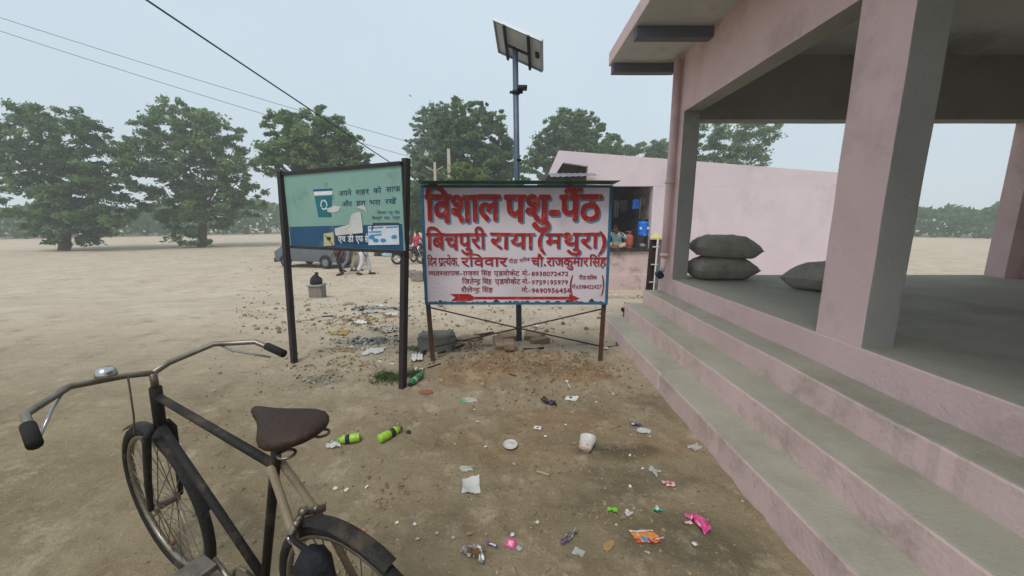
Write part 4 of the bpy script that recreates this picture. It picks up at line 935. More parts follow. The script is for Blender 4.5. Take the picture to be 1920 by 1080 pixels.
    # shirt or kurta
    ke = {'L': limb_pts(V_['elL'], V_['wrL'], .55), 'R': limb_pts(V_['elR'], V_['wrR'], .55)}
    hem = V_['pel'] + Vector((0, 0, -.06)) if not long_top else V_['pel'] + Vector((0, .0, -long_top))
    Js = dict(hem=(hem, (.17, .14) if not long_top else (.22, .19)), pel=(V_['pel'] + Vector((0, 0, .06)), (.155, .12)), waist=(V_['waist'], (.15, .115)), chest=(V_['chest'], (.175, .125)), nk=(limb_pts(V_['chest'], V_['nk'], .75), (.075, .075)),
              shL=(V_['shL'], .078), elL=(V_['elL'], .062), cuL=(ke['L'], .052), shR=(V_['shR'], .078), elR=(V_['elR'], .062), cuR=(ke['R'], .052))
    vs, fs = skin_mesh(Js, [('hem', 'pel'), ('pel', 'waist'), ('waist', 'chest'), ('chest', 'nk'), ('chest', 'shL'), ('shL', 'elL'), ('elL', 'cuL'), ('chest', 'shR'), ('shR', 'elR'), ('elR', 'cuR')], 1)
    MB().add([M_ @ (v + noise.noise_vector(v * 9 + b0) * .012) for v in vs], fs, 0, True).build('shirt' if not long_top else 'kurta', top, t)
    Jt = dict(pel=(V_['pel'], (.145, .115)), hipL=(V_['hipL'], .105 * loose), knL=(V_['knL'], .08 * loose), cuL=(limb_pts(V_['knL'], V_['anL'], .9), .066 * loose), hipR=(V_['hipR'], .105 * loose), knR=(V_['knR'], .08 * loose), cuR=(limb_pts(V_['knR'], V_['anR'], .9), .066 * loose))
    vs, fs = skin_mesh(Jt, [('pel', 'hipL'), ('hipL', 'knL'), ('knL', 'cuL'), ('pel', 'hipR'), ('hipR', 'knR'), ('knR', 'cuR')])
    MB().add([M_ @ (v + noise.noise_vector(v * 8 + b0) * .014) for v in vs], fs, 0, True).build('trousers', bottom, t)
    for s_ in ('L', 'R'):
        a, c_ = V_['an' + s_], V_['to' + s_]; d = (c_ - a); d.z = 0; d.normalize(); z0 = min(a.z - .07, c_.z - .02)
        p0 = a - d * .07; p0.z = a.z - .05; p1 = c_ + d * .07; p1.z = c_.z
        MB().tube([M_ @ p0, M_ @ limb_pts(p0, p1, .3), M_ @ limb_pts(p0, p1, .7), M_ @ p1], [.035, .045, .046, .028], 8).build('shoe', shoes, t)
    return t
def fl(px, py):     # far flat ground
    p = at_z(px, py, -.75); return Vector((p.x, p.y, gz(p.x, p.y)))
person(fl(639, 516), 2.6, {}, 'standing person in maroon shirt and black trousers beside the grey van', 'shirt_maroon', 'trouser_black', long_top=.24)
person(fl(657, 509), -1.3, dict(knL=(-.11, .16, .5), anL=(-.11, .24, .09), toL=(-.12, .40, .045), knR=(.11, -.08, .5), anR=(.11, -.36, .14), toR=(.12, -.22, .04)), 'striding person in grey shirt and loose mauve grey trousers', 'shirt_grey', 'trouser_mauve')
person(fl(668, 508), -1.7, {}, 'person in long cream kurta walking with companions in the market', 'kurta_cream', 'kurta_cream', long_top=.55, loose=1.2)
person(fl(684, 515), -1.5, dict(knL=(-.11, .14, .49), anL=(-.11, .20, .09), toL=(-.12, .36, .04), knR=(.11, -.05, .49), anR=(.11, -.26, .12), toR=(.12, -.12, .035)), 'striding person in all white shirt and loose white trousers', 'white_cotton', 'white_cotton', loose=1.25)

# ------------------------------------------------------------------ wheels, motorcycles, van
def wheel(c, axis, R, w_, parent, mt='tyre', mr='bike_steel', spokes=0, name='wheel'):
    c = Vector(c); Mw = Matrix.Translation(c) @ rot_to(axis).to_4x4()
    t = MB().torus(R - w_ / 2, w_ / 2, Mw, 32, 8, flat=.9)
    if not spokes:
        t2 = t.build(name, mt, parent)
        MB().lathe([(0, .055), (R * .2, .06), (R * .25, .045), (R * .45, .05), (R * .52, .062), (R * .56, .06), (R * .56, -.02), (R * .5, -.03), (0, -.03)], 24, Mw).build('rim', mr, t2)
    else:
        t2 = t.build(name, mt, parent)
        MB().torus(R - w_ * 1.15, w_ * .28, Mw, 32, 6).build('rim', mr, t2)
        mb = MB()
        for k in range(spokes):
            a = 2 * PI * k / spokes; s_ = 1 if k % 2 else -1; b_ = a + (.5 if k % 4 < 2 else -.5)
            mb.tube([Mw @ Vector((.02 * math.cos(b_), .02 * math.sin(b_), .03 * s_)), Mw @ Vector(((R - w_ * 1.2) * math.cos(a), (R - w_ * 1.2) * math.sin(a), 0))], max(.0014, R * .005), 4, cap=False)
        so_ = mb.build('spokes', mr, t2); tag(so_, kind='stuff')
        MB().lathe([(.012, -.045), (.024, -.04), (.018, -.02), (.018, .02), (.024, .04), (.012, .045)], 12, Mw).build('hub', mr, t2)
    return t2
def motorcycle(base, heading, label, tank):
    b0 = Vector(base); t = thing('motorcycle', b0, label, 'motorcycle', 'motorcycles parked in the market')
    M_ = Matrix.Translation(b0) @ Matrix.Rotation(heading, 4, 'Z'); P = lambda *a: M_ @ Vector(a); ax = M_.to_3x3() @ Vector((0, 1, 0))
    wheel(P(0, 0, .30), ax, .30, .09, t, spokes=16); wheel(P(1.27, 0, .30), ax, .30, .08, t, spokes=16)
    bm = bmesh.new(); bmesh.ops.create_icosphere(bm, subdivisions=3, radius=1)
    for v in bm.verts: c = v.co; v.co = P(.72 + c.x * .26, c.y * .13 * (1 + .3 * c.x), .80 + c.z * .12)
    MB().bm(bm, 0, None, True).build('fuel_tank', tank, t)
    MB().add([P(*q) for q in ((-.15, -.10, .80), (.5, -.12, .75), (.5, .12, .75), (-.15, .10, .80), (-.15, -.08, .88), (.5, -.10, .82), (.5, .10, .82), (-.15, .08, .88))], [[3, 2, 1, 0], [4, 5, 6, 7], [0, 1, 5, 4], [1, 2, 6, 5], [2, 3, 7, 6], [3, 0, 4, 7]]).build('seat', 'black_cloth', t)
    MB().box((.42, -.13, .28), (.78, .13, .6), M=M_, bev=.03).box((.48, -.09, .6), (.62, .09, .70), M=M_, bev=.02).build('engine', 'bike_steel', t)
    MB().tube([P(0, .09, .3), P(.5, .09, .42), P(.9, .05, .7), P(1.02, 0, .86)], .02, 8).tube([P(0, -.09, .3), P(.5, -.09, .42), P(.9, -.05, .7), P(1.02, 0, .86)], .02, 8).tube([P(-.05, .1, .75), P(.2, .1, .6), P(0, .1, .32)], .016, 6).tube([P(-.05, -.1, .75), P(.2, -.1, .6), P(0, -.1, .32)], .016, 6).build('frame', 'bike_paint', t)
    for s_ in (-1, 1): MB().tube([P(1.27, .08 * s_, .3), P(1.05, .08 * s_, .92)], .022, 8).build('fork_leg', 'chrome', t)
    MB().tube([P(.86, .36, 1.02), P(.98, .26, 1.04), P(1.03, .1, .98), P(1.03, -.1, .98), P(.98, -.26, 1.04), P(.86, -.36, 1.02)], .013, 8).build('handlebar', 'chrome', t)
    MB().ball(P(1.14, 0, .88), .10, 2, sq=(.8, 1, 1)).build('headlamp', 'chrome', t)
    MB().tube([P(.6, -.14, .3), P(.3, -.17, .26), P(-.25, -.18, .34)], [.025, .03, .045], 10).build('exhaust', 'chrome', t)
    for cx, a0, a1 in ((0, .5, 2.4), (1.27, .7, 2.5)):
        MB().torus(.335, .055, Matrix.Translation(P(cx, 0, .30)) @ M_.to_3x3().to_4x4() @ Matrix.Rotation(PI / 2, 4, 'X'), 14, 6, a0, a1, flat=1).build('mudguard', tank, t)
    for s_ in (-1, 1): MB().tube([P(.95, .3 * s_, 1.02), P(.93, .36 * s_, 1.16)], .006, 5).ball(P(.93, .37 * s_, 1.2), .055, 1, sq=(.3, 1, .7)).build('mirror', 'bike_paint', t)
    return t
mat('rim_grey', srgb(140, 142, 144), srgb(110, 110, 110), 12, .5, metal=.4); mat('tank_black', srgb(30, 31, 36), srgb(24, 25, 29), 6, .3, coat=.4); mat('tank_red', srgb(120, 30, 34), srgb(96, 24, 28), 6, .3, coat=.4)
mc1 = fl(745, 496); motorcycle(mc1, .25, 'black motorcycle standing sideways behind the notice board post', 'tank_black')
mc2 = fl(775, 492); motorcycle(mc2 + Vector((0, .1, 0)), 1.15, 'dark red motorcycle ridden by a person in red shirt', 'tank_red')
H2 = 1.15 - PI / 2
ofs = Matrix.Rotation(1.15, 3, 'Z') @ Vector((.3, 0, 0))
person(mc2 + Vector((0, .1, 0)) + ofs + Vector((0, 0, .0)), H2, dict(pel=(0, -.05, .92), waist=(0, -.03, 1.05), chest=(0, .03, 1.28), nk=(0, .04, 1.46), hd=(0, .05, 1.52), hipL=(-.12, 0, .88), knL=(-.22, .38, .76), anL=(-.22, .28, .36), toL=(-.23, .44, .31), hipR=(.12, 0, .88), knR=(.22, .38, .76), anR=(.22, .28, .36), toR=(.23, .44, .31),
       elL=(-.3, .2, 1.2), wrL=(-.32, .42, 1.08), haL=(-.32, .5, 1.06), elR=(.3, .2, 1.2), wrR=(.32, .42, 1.08), haR=(.32, .5, 1.06), shL=(-.18, .03, 1.39), shR=(.18, .03, 1.39)), 'rider in bright red shirt seated on the dark red motorcycle', 'shirt_red', 'trouser_black')
person(fl(786, 483), .4, {}, 'distant person in white shirt standing behind the red shirted rider', 'shirt_white', 'trouser_black')
# seated person on the stall counter
sp = at_y(1157, 460, BY + .35); sp.z = CT
person(sp, PI * .85, dict(pel=(0, 0, .10), waist=(0, .06, .22), chest=(0, .13, .40), nk=(0, .2, .55), hd=(0, .26, .59), hipL=(-.11, .04, .10), knL=(-.34, .24, .13), anL=(-.06, .36, .06), toL=(.06, .40, .05), hipR=(.11, .04, .10), knR=(.34, .24, .13), anR=(.06, .30, .10), toR=(-.06, .34, .09),
       shL=(-.17, .14, .48), elL=(-.32, .22, .34), wrL=(-.2, .36, .5), haL=(-.12, .36, .56), shR=(.17, .14, .48), elR=(.32, .22, .34), wrR=(.2, .36, .5), haR=(.12, .36, .56)), 'person in pale aqua shirt sitting bent forward on the stall counter', 'shirt_aqua', 'dhoti_tan', shoes='skin_brown', group=None)

def car(base, heading, label, paint, prof, W=1.6, wins=(), wx=(.75, 3.0), R=.30, name='parked_van', cat='van'):
    """prof: side outline (x along the length, z)"""
    b0 = Vector(base); t = thing(name, b0, label, cat)
    M_ = Matrix.Translation(b0) @ Matrix.Rotation(heading, 4, 'Z'); P = lambda *a: M_ @ Vector(a); ax = M_.to_3x3() @ Vector((0, 1, 0))
    bm = bmesh.new(); vs = []
    for s_ in (-1, 1): vs.append([bm.verts.new(Vector((x, s_ * (W / 2 - .16 * max(0, (z - .95)) / .8), z))) for x, z in prof])
    n_ = len(prof)
    bm.faces.new(vs[0][::-1]); bm.faces.new(vs[1])
    for i in range(n_): bm.faces.new([vs[0][i], vs[0][(i + 1) % n_], vs[1][(i + 1) % n_], vs[1][i]])
    bmesh.ops.recalc_face_normals(bm, faces=bm.faces[:])
    bmesh.ops.bevel(bm, geom=bm.edges[:], offset=.06, segments=3, affect='EDGES', profile=.6)
    MB().bm(bm, 0, M_, True).build('body', paint, t)
    for s_ in (-1, 1):
        for poly in wins:
            MB().prism(poly, lambda u, v, d: P(u, s_ * (W / 2 - .16 * max(0, (v - .95)) / .8 + d), v), -.01, .004).build('side_window', 'glass_dark', t)
        for x_ in wx:
            wheel(P(x_, s_ * (W / 2 - .02), R), ax * s_, R, .17, t, mr='rim_grey')
            MB().torus(R + .035, .03, Matrix.Translation(P(x_, s_ * (W / 2 - .01), R)) @ M_.to_3x3().to_4x4() @ Matrix.Rotation(PI / 2, 4, 'X'), 14, 6, 0, PI).build('wheel_arch', 'bike_paint', t)
            MB().lathe([(R + .02, -.012), (R + .02, .006), (0, .006)], 24, Matrix.Translation(P(x_, s_ * (W / 2 - .0), R)) @ rot_to(ax).to_4x4()).build('wheel_well', 'bike_paint', t) if False else None
    L_ = max(p[0] for p in prof)
    for x_, s_ in ((0, -1), (L_, 1)):
        MB().box((x_ - .05, -W / 2 + .02, .26), (x_ + .05, W / 2 - .02, .48), M=M_, bev=.03).build('bumper', 'bike_paint', t)
        for q in (-1, 1): MB().box((x_ - .03, q * .6 - .1, .66), (x_ + .03, q * .6 + .1, .82), M=M_, bev=.015).build('lamp', 'print_white' if x_ else 'tank_red', t)
    return t
mat('paint_slate', srgb(92, 98, 104), srgb(82, 88, 94), 3, .35, coat=.3, dirt=[(srgb(130, 122, 108), 3, .56, .4)]); mat('paint_car_white', srgb(220, 222, 224), srgb(205, 208, 210), 3, .35, coat=.3)
vb = fl(632, 505)
van_prof = [(0, .32), (3.62, .32), (3.66, .8), (3.35, .95), (2.75, 1.62), (2.4, 1.74), (.25, 1.76), (.02, 1.45), (-.02, .8)]
car(vb + Vector((.3, .8, 0)), PI - .22, 'dark grey van parked behind the notice board', 'paint_slate', van_prof,
    wins=([(.2, 1.02), (1.1, 1.02), (1.1, 1.55), (.28, 1.55)], [(1.18, 1.02), (2.1, 1.02), (2.1, 1.55), (1.18, 1.55)], [(2.18, 1.02), (3.1, 1.02), (2.68, 1.52), (2.18, 1.55)]))
wb = Vector((-6.7, 26, gz(0, 26, False)))
car(wb, .15, 'white car parked under the dark trees far behind the motorcycles', 'paint_car_white', [(0, .3), (3.7, .3), (3.75, .72), (2.95, .86), (2.35, 1.40), (.8, 1.45), (.15, .95), (-.02, .75)], W=1.55,
    wins=([(.55, .93), (1.35, .93), (1.35, 1.33), (.9, 1.33)], [(1.42, .93), (2.6, .93), (2.25, 1.30), (1.42, 1.33)]), name='parked_car', cat='car')
cb = fl(785, 483); 
bx = thing('cool_box', cb, 'white lidded box standing on the ground beside the motorcycles', 'box')
MB().box(cb + Vector((-.2, -.2, 0)), cb + Vector((.22, .2, .42)), bev=.02).build('body', 'print_white', bx); MB().box(cb + Vector((-.215, -.215, .421)), cb + Vector((.235, .215, .47)), bev=.015).build('lid', 'print_white', bx)
bun = fl(727, 481); tag(MB().ball(bun + Vector((0, 0, .1)), .3, 3, nz=.35, fr=2.5, seed=4, sq=(1.2, .8, .6)).build('cloth_bundle', 'cloth_teal', base=bun), 'pale teal cloth bundle lying on the ground behind the notice board', 'bundle')
bun = fl(711, 480); tag(MB().ball(bun + Vector((0, 0, .1)), .3, 3, nz=.35, fr=2.5, seed=9, sq=(1.1, .8, .7)).build('dark_bundle', 'leather', base=bun), 'dark brown bundle lying on the ground behind the notice board', 'bundle')

# ------------------------------------------------------------------ the old bicycle (rear wheel towards the camera)
random.seed(21)
RH = Vector((-.43, .92, 0)); hd_ = PI - math.radians(27)
bb0 = Vector((RH.x, RH.y, gz(RH.x, RH.y))); bk = thing('bicycle', bb0, 'rusty black roadster bicycle with half a rear mudguard and leather saddle', 'bicycle')
MK = Matrix.Translation(bb0) @ Matrix.Rotation(hd_, 4, 'Z') @ Matrix.Rotation(math.radians(-3), 4, 'X'); K = lambda *a: MK @ Vector(a); kax = MK.to_3x3() @ Vector((0, 1, 0))
wheel(K(0, 0, .345), kax, .345, .036, bk, 'black_rubber', 'bike_steel', 36, 'rear_wheel'); wheel(K(1.13, 0, .345), kax, .345, .042, bk, 'black_rubber', 'bike_steel', 32, 'front_wheel')
Mg = lambda x: Matrix.Translation(K(x, 0, .345)) @ MK.to_3x3().to_4x4() @ Matrix.Rotation(PI / 2, 4, 'X')
def guard(x, a0, a1, nm):
    mb = MB(); N = 26; vs = []
    for i in range(N + 1):
        a = a0 + (a1 - a0) * i / N
        for j in range(7):
            b_ = PI * j / 6; r = .346 + .010 * math.sin(b_); vs.append(Mg(x) @ Vector((r * math.cos(a), r * math.sin(a), .023 * math.cos(b_))))
    mb.add(vs, [[i * 7 + j, i * 7 + j + 1, (i + 1) * 7 + j + 1, (i + 1) * 7 + j] for i in range(N) for j in range(6)], 0, True); return mb.build(nm, 'bike_paint', bk)
guard(0, .95, 2.05, 'rear_mudguard'); guard(1.13, .9, 2.9, 'front_mudguard')
sc = (.27, 0, .80); bbk = (.46, 0, .29); ht, hb_ = (.96, 0, .90), (1.0, 0, .74)
fr = MB().tube([K(*bbk), K(*sc), K(.235, 0, .90)], .0145, 10).tube([K(*sc), K(.965, 0, .865)], .0135, 10).tube([K(*bbk), K(*hb_)], .0145, 10).tube([K(*hb_), K(*ht)], .019, 10)
fr.build('frame', 'bike_paint', bk)
for s_ in (-1, 1):
    MB().tube([K(0, .055 * s_, .345), K(.14, .045 * s_, .60), K(.268, .014 * s_, .81)], [.009, .011, .011], 8).build('seat_stay', 'brass_worn', bk)
    MB().tube([K(0, .055 * s_, .345), K(.30, .05 * s_, .30), K(*bbk)], .010, 8).build('chain_stay', 'bike_paint', bk)
    MB().tube([K(1.13, .05 * s_, .345), K(1.09, .05 * s_, .48), K(1.02, .04 * s_, .70), K(1.0, .02 * s_, .74)], [.009, .012, .014, .014], 8).build('fork_blade', 'bike_paint', bk)
    MB().tube([K(.72, .33 * s_, .95), K(.86, .31 * s_, .985), K(.95, .2 * s_, 1.0), K(.98, .06 * s_, .97), K(.95, 0, .96)], .011, 8).build('handlebar', 'bike_steel', bk)
    MB().tube([K(.71, .332 * s_, .948), K(.80, .32 * s_, .972)], .016, 10).build('grip', 'black_rubber', bk)
    MB().tube([K(.46, .07 * s_, .29), K(.46 + .13 * s_, .075 * s_, .29 + .1 * s_)], .009, 6).box((-.045, -.045, -.012), (.045, .045, .012), M=Matrix.Translation(K(.46 + .13 * s_, .13 * s_, .29 + .1 * s_)) @ MK.to_3x3().to_4x4(), bev=.005).build('pedal_crank', 'bike_steel', bk)
MB().tube([K(*ht), K(.95, 0, .96)], .012, 8).build('stem', 'bike_steel', bk)
for s_ in (-1, 1):
    MB().tube([K(.945, .21 * s_, .998), K(.92, .25 * s_, .958), K(.78, .315 * s_, .928)], .0045, 6).build('brake_lever', 'chrome', bk)
MB().tube([K(.97, .06, .97), K(1.03, .055, .80), K(1.09, .05, .70)], .0035, 5).build('brake_rod', 'bike_steel', bk)
MB().lathe([(0, .03), (.02, .028), (.028, .01), (.028, 0)], 14, Matrix.Translation(K(.93, .12, 1.005))).build('bell', 'chrome', bk)
# rear bridge, brake arc with bolts
MB().tube([K(.155, -.055, .655), K(.175, 0, .675), K(.155, .055, .655)], .011, 8).ball(K(.17, .0, .682), .016, 1).ball(K(.158, .03, .672), .012, 1).ball(K(.158, -.03, .672), .012, 1).build('stay_bridge', 'bike_steel', bk)
MB().torus(.05, .006, Matrix.Translation(K(.17, 0, .64)) @ MK.to_3x3().to_4x4() @ Matrix.Rotation(PI / 2, 4, 'Y') @ Matrix.Rotation(PI, 4, 'Z'), 14, 6, PI * .5, PI * 1.5).build('brake_stirrup', 'chrome', bk)
MB().torus(.09, .006, Matrix.Translation(K(.46, .05, .29)) @ MK.to_3x3().to_4x4() @ Matrix.Rotation(PI / 2, 4, 'X'), 28, 6).build('chainring', 'bike_steel', bk)
for s_ in (-1, 1): MB().tube([K(.46, .05, .29 + .09 * s_), K(0, .05, .345 + .035 * s_)], .005, 6).build('chain', 'rust_iron', bk)
for s_ in (-1, 1): MB().tube([K(0, .06 * s_, .34), K(-.27, .04 * s_, .60)], .004, 5).build('mudguard_stay', 'bike_steel', bk)
bm = bmesh.new(); bmesh.ops.create_icosphere(bm, subdivisions=3, radius=1)
for v in bm.verts: c = v.co; wd = .10 * (1 - .72 * sstep(-.5, .7, c.x)); v.co = K(.195 + c.x * .14, c.y * wd, .95 + c.z * .035 + .015 * c.x * c.x)
MB().bm(bm, 0, None, True).build('saddle', 'leather', bk)
for s_ in (-1, 1): MB().torus(.02, .004, Matrix.Translation(K(.11, .05 * s_, .92)), 12, 5).build('saddle_spring', 'bike_steel', bk)
MB().tube([K(.40, -.06, .27), K(.30, -.16, .02)], .009, 6).build('kick_stand', 'bike_steel', bk)
# black cloth bag hung under the saddle, on the camera side
bg0 = K(.06, .075, .25)
mb = MB(); rings = [(0, .02), (.02, .045), (.12, .052), (.26, .05), (.36, .04), (.40, .025)]
vs = []
for i, (h, r) in enumerate(rings):
    for k in range(20):
        a = 2 * PI * k / 20; q = 1 + .16 * math.sin(5 * a + h * 9) + .06 * noise.noise(Vector((math.cos(a) * 2, math.sin(a) * 2, h * 8)))
        vs.append(bg0 + Vector((r * q * math.cos(a) * 1.15, r * q * math.sin(a) * .9, h)))
mb.add(vs, [[i * 20 + k, i * 20 + (k + 1) % 20, (i + 1) * 20 + (k + 1) % 20, (i + 1) * 20 + k] for i in range(5) for k in range(20)] + [list(range(20))[::-1], [100 + k for k in range(20)]], 0, True)
cbag = thing('cloth_bag', bg0, 'black cloth bag hanging beside the bicycle rear wheel', 'bag')
mb.build('body', 'black_cloth', cbag); MB().tube([bg0 + Vector((0, 0, .39)), (bg0 + Vector((0, 0, .39)) + K(.2, .06, .66)) / 2, K(.16, .05, .655)], .007, 6).build('strap', 'black_cloth', cbag)

# ------------------------------------------------------------------ stones, bricks, sticks, grass
def lump(name, px, py, r, sq, m_, label, cat, seed, sub=3, nz_=.35, fr=1.6, sink=.25, group=None, flatten=0, rz=0):
    p = gnd(px, py); Mr = Matrix.Rotation(rz, 3, 'Z')
    bm = bmesh.new(); bmesh.ops.create_cube(bm, size=2) if flatten else bmesh.ops.create_icosphere(bm, subdivisions=sub, radius=1)
    if flatten: bmesh.ops.bevel(bm, geom=bm.edges[:], offset=.35, segments=3, affect='EDGES', profile=.55); bmesh.ops.subdivide_edges(bm, edges=bm.edges[:], cuts=2, use_grid_fill=True)
    for v in bm.verts:
        c = v.co.copy(); k = 1 + nz_ * noise.noise(c * fr + Vector((seed, 2, 1))) + .12 * noise.noise(c * fr * 4 + Vector((seed, 2, 1)))
        v.co = Mr @ Vector((c.x * sq[0] * r * k, c.y * sq[1] * r * k, c.z * sq[2] * r * k)) + p + Vector((0, 0, r * sq[2] * (1 - 2 * sink)))
    o = MB().bm(bm, 0, None, not flatten or True).build(name, m_, base=p); return tag(o, label, cat, group)
lump('stone_block', 820, 655, .175, (1.16, .7, .66), 'stone_grey', 'large rounded grey stone block lying behind the rusty sign leg', 'stone', 3, nz_=.16, sink=.12, flatten=1, rz=.12)
lump('dusty_stone', 748, 700, .10, (1.5, .8, .6), 'stone_dusty', 'dusty stone half buried behind the notice board post', 'stone', 5, nz_=.3, sink=.2)
lump('flat_stone', 880, 637, .13, (1.3, .7, .4), 'stone_dusty', 'low dusty stone beside the large grey block', 'stone', 8, nz_=.3, sink=.35)
for i, (a, b_, r) in enumerate(((783, 525, .24), (770, 519, .2))): lump('concrete_chunk', a, b_, r, (.9, .8, .75), 'concrete_block', ('larger' if i == 0 else 'smaller') + ' broken concrete chunk lying on the slope between the boards', 'rubble', 11 + i, nz_=.2, sink=.1, flatten=1)
lump('terracotta_shard', 800, 737, .05, (1.3, .7, .35), 'brick_red', 'reddish brick fragment beside the green bottle', 'brick piece', 15, nz_=.4)
# bricks round the pole foot
brm = None
def brick(px, py, rz, rx, label, dz=0, k=1.0, mm='brick_dusty'):
    global brm
    p = gnd(px, py)
    bm = bmesh.new(); bmesh.ops.create_cube(bm, size=1)
    for v in bm.verts: v.co = Vector((v.co.x * .115, v.co.y * .225 * k, v.co.z * .072))
    bmesh.ops.bevel(bm, geom=bm.edges[:], offset=.007, segments=2, affect='EDGES'); 
    for v in bm.verts: v.co += noise.noise_vector(v.co * 14 + Vector((px, py, 0))) * .005
    R_ = Euler((rx, 0, rz)).to_matrix().to_4x4(); M_ = Matrix.Translation(p + Vector((0, 0, .02 + dz))) @ R_
    return tag(MB().bm(bm, 0, M_).build('brick', mm, base=p), label, 'brick', 'loose bricks by the pole foot')
same = 'dusty half buried brick set in the earth ring round the pole foot'
for (a, b_, rz) in ((945, 636, .4), (958, 634, .1), (992, 634, -.1), (1008, 636, -.5), (1012, 644, -1.2)): brick(a, b_, rz, .05, same, .012)
brick(955, 656, .05, 0, 'brick lying end on towards the signboard with a dark gap beside it', .045)
brick(936, 654, .25, .3, 'tilted brick leaning into the hole next to the end on brick', .05)
def stick(pts, r, m_, label, name='stick', cat='stick', lift=.6):
    P = [gnd(*q) + Vector((0, 0, r * lift)) for q in pts]; rr = [r * random.uniform(.8, 1.15) for _ in P]
    return tag(MB().tube(P, rr, 7).build(name, m_, base=P[0]), label, cat)
stick([(852, 641), (880, 634), (925, 626)], .022, 'twig', 'dark branch lying along the edge of the heaped soil')
stick([(822, 664), (848, 655), (870, 648)], .014, 'twig', 'thin dark branch beside the grey stone block')
stick([(793, 694), (812, 688), (826, 683)], .010, 'twig', 'short dark stick at the foot of the left sign leg')
stick([(790, 668), (800, 658), (806, 650)], .028, 'charred', 'burnt wood stump between the post and the sign leg')
stick([(980, 656), (1000, 655), (1020, 653)], .012, 'twig', 'short dark stick on the soil right of the pole foot')
stick([(955, 702), (968, 706)], .008, 'twig', 'tiny dark twig on the brown soil before the signboard')
stick([(1144, 803), (1163, 799)], .006, 'straw', 'pale wooden ice cream stick beside the purple wrapper')
stick([(1006, 885), (1018, 889), (1031, 893)], .008, 'straw', 'pale splinter of wood on the bare dirt', lift=.8)
stick([(1120, 648), (1140, 651), (1158, 649), (1150, 630), (1140, 618)], .007, 'cable_black', 'thin black cable looping from the right sign leg to the step', 'cable', 'cable')
def tuft(px, py, n_, spread_, h, label, seed):
    rg = random.Random(seed); c = gnd(px, py); mb = MB()
    for i in range(n_):
        a = rg.uniform(0, 2 * PI); q = spread_ * rg.random() ** .6; x, y = c.x + q * math.cos(a), c.y + q * .6 * math.sin(a); b0 = Vector((x, y, gz(x, y) - .004))
        l_ = h * rg.uniform(.4, 1.1); d = Vector((rg.uniform(-.7, .7), rg.uniform(-.7, .7), 1)).normalized(); s_ = d.orthogonal().normalized() * rg.uniform(.002, .004)
        m1 = b0 + d * l_ * .55; e_ = m1 + (d + Vector((d.x, d.y, -.5)) * .8).normalized() * l_ * .5
        mb.add([b0 - s_, b0 + s_, m1 + s_ * .8, m1 - s_ * .8, e_], [[0, 1, 2, 3], [3, 2, 4]])
    o = mb.build('grass_tuft', 'grass_blade', base=c, normals=False); return tag(o, label, 'grass', kind='stuff')
leaf_mat('grass_blade', (.06, .12, .035), (.20, .26, .09))
tuft(735, 707, 300, .16, .10, 'green grass tuft growing at the foot of the notice board post', 1); tuft(775, 705, 170, .11, .09, 'grass tuft beside the green bottle', 2); tuft(780, 655, 120, .14, .07, 'sparse grass by the grey stone block', 3); tuft(1093, 663, 50, .07, .04, 'sparse weeds near the right sign leg', 4)
tuft(722, 716, 120, .16, .07, 'thin grass spreading left of the notice board post', 6)

# ------------------------------------------------------------------ litter
def M_l(name, c, rough=.5, c2=None, **k): return mat(name, srgb(*c), srgb(*c2) if c2 else None, 14, rough + .1, .3, 60, dirt=[(srgb(140, 124, 98), 24, .53, .6)], **k)
M_l('lit_white', (214, 214, 210), .6); M_l('lit_grey', (168, 166, 160), .5); M_l('lit_purple', (110, 84, 150), .4, (70, 54, 104)); M_l('lit_pink', (226, 90, 150), .35, (196, 40, 124)); M_l('lit_orange', (222, 150, 62), .4, (206, 128, 50))
M_l('lit_red', (200, 52, 40), .4); M_l('lit_green', (120, 200, 50), .4); M_l('lit_teal', (30, 170, 140), .35); M_l('lit_blue', (90, 150, 200), .4); M_l('lit_foil', (196, 196, 196), .25, (120, 116, 110), metal=.7); M_l('lit_black', (40, 36, 44), .4); M_l('lit_brown', (110, 78, 44), .6); M_l('lit_tan', (160, 132, 82), .8); M_l('lit_pale_pink', (226, 176, 180), .5)
mat('lit_cup', srgb(222, 220, 214), srgb(200, 198, 192), 9, .3, .2, 30, alpha=.68, spec=.6); mat('lit_clear', srgb(214, 218, 214), srgb(196, 200, 196), 9, .25, .2, 30, alpha=.5, spec=.6); mat('lit_milky', srgb(214, 212, 206), srgb(190, 188, 182), 9, .35, .2, 30, alpha=.82, spec=.5)
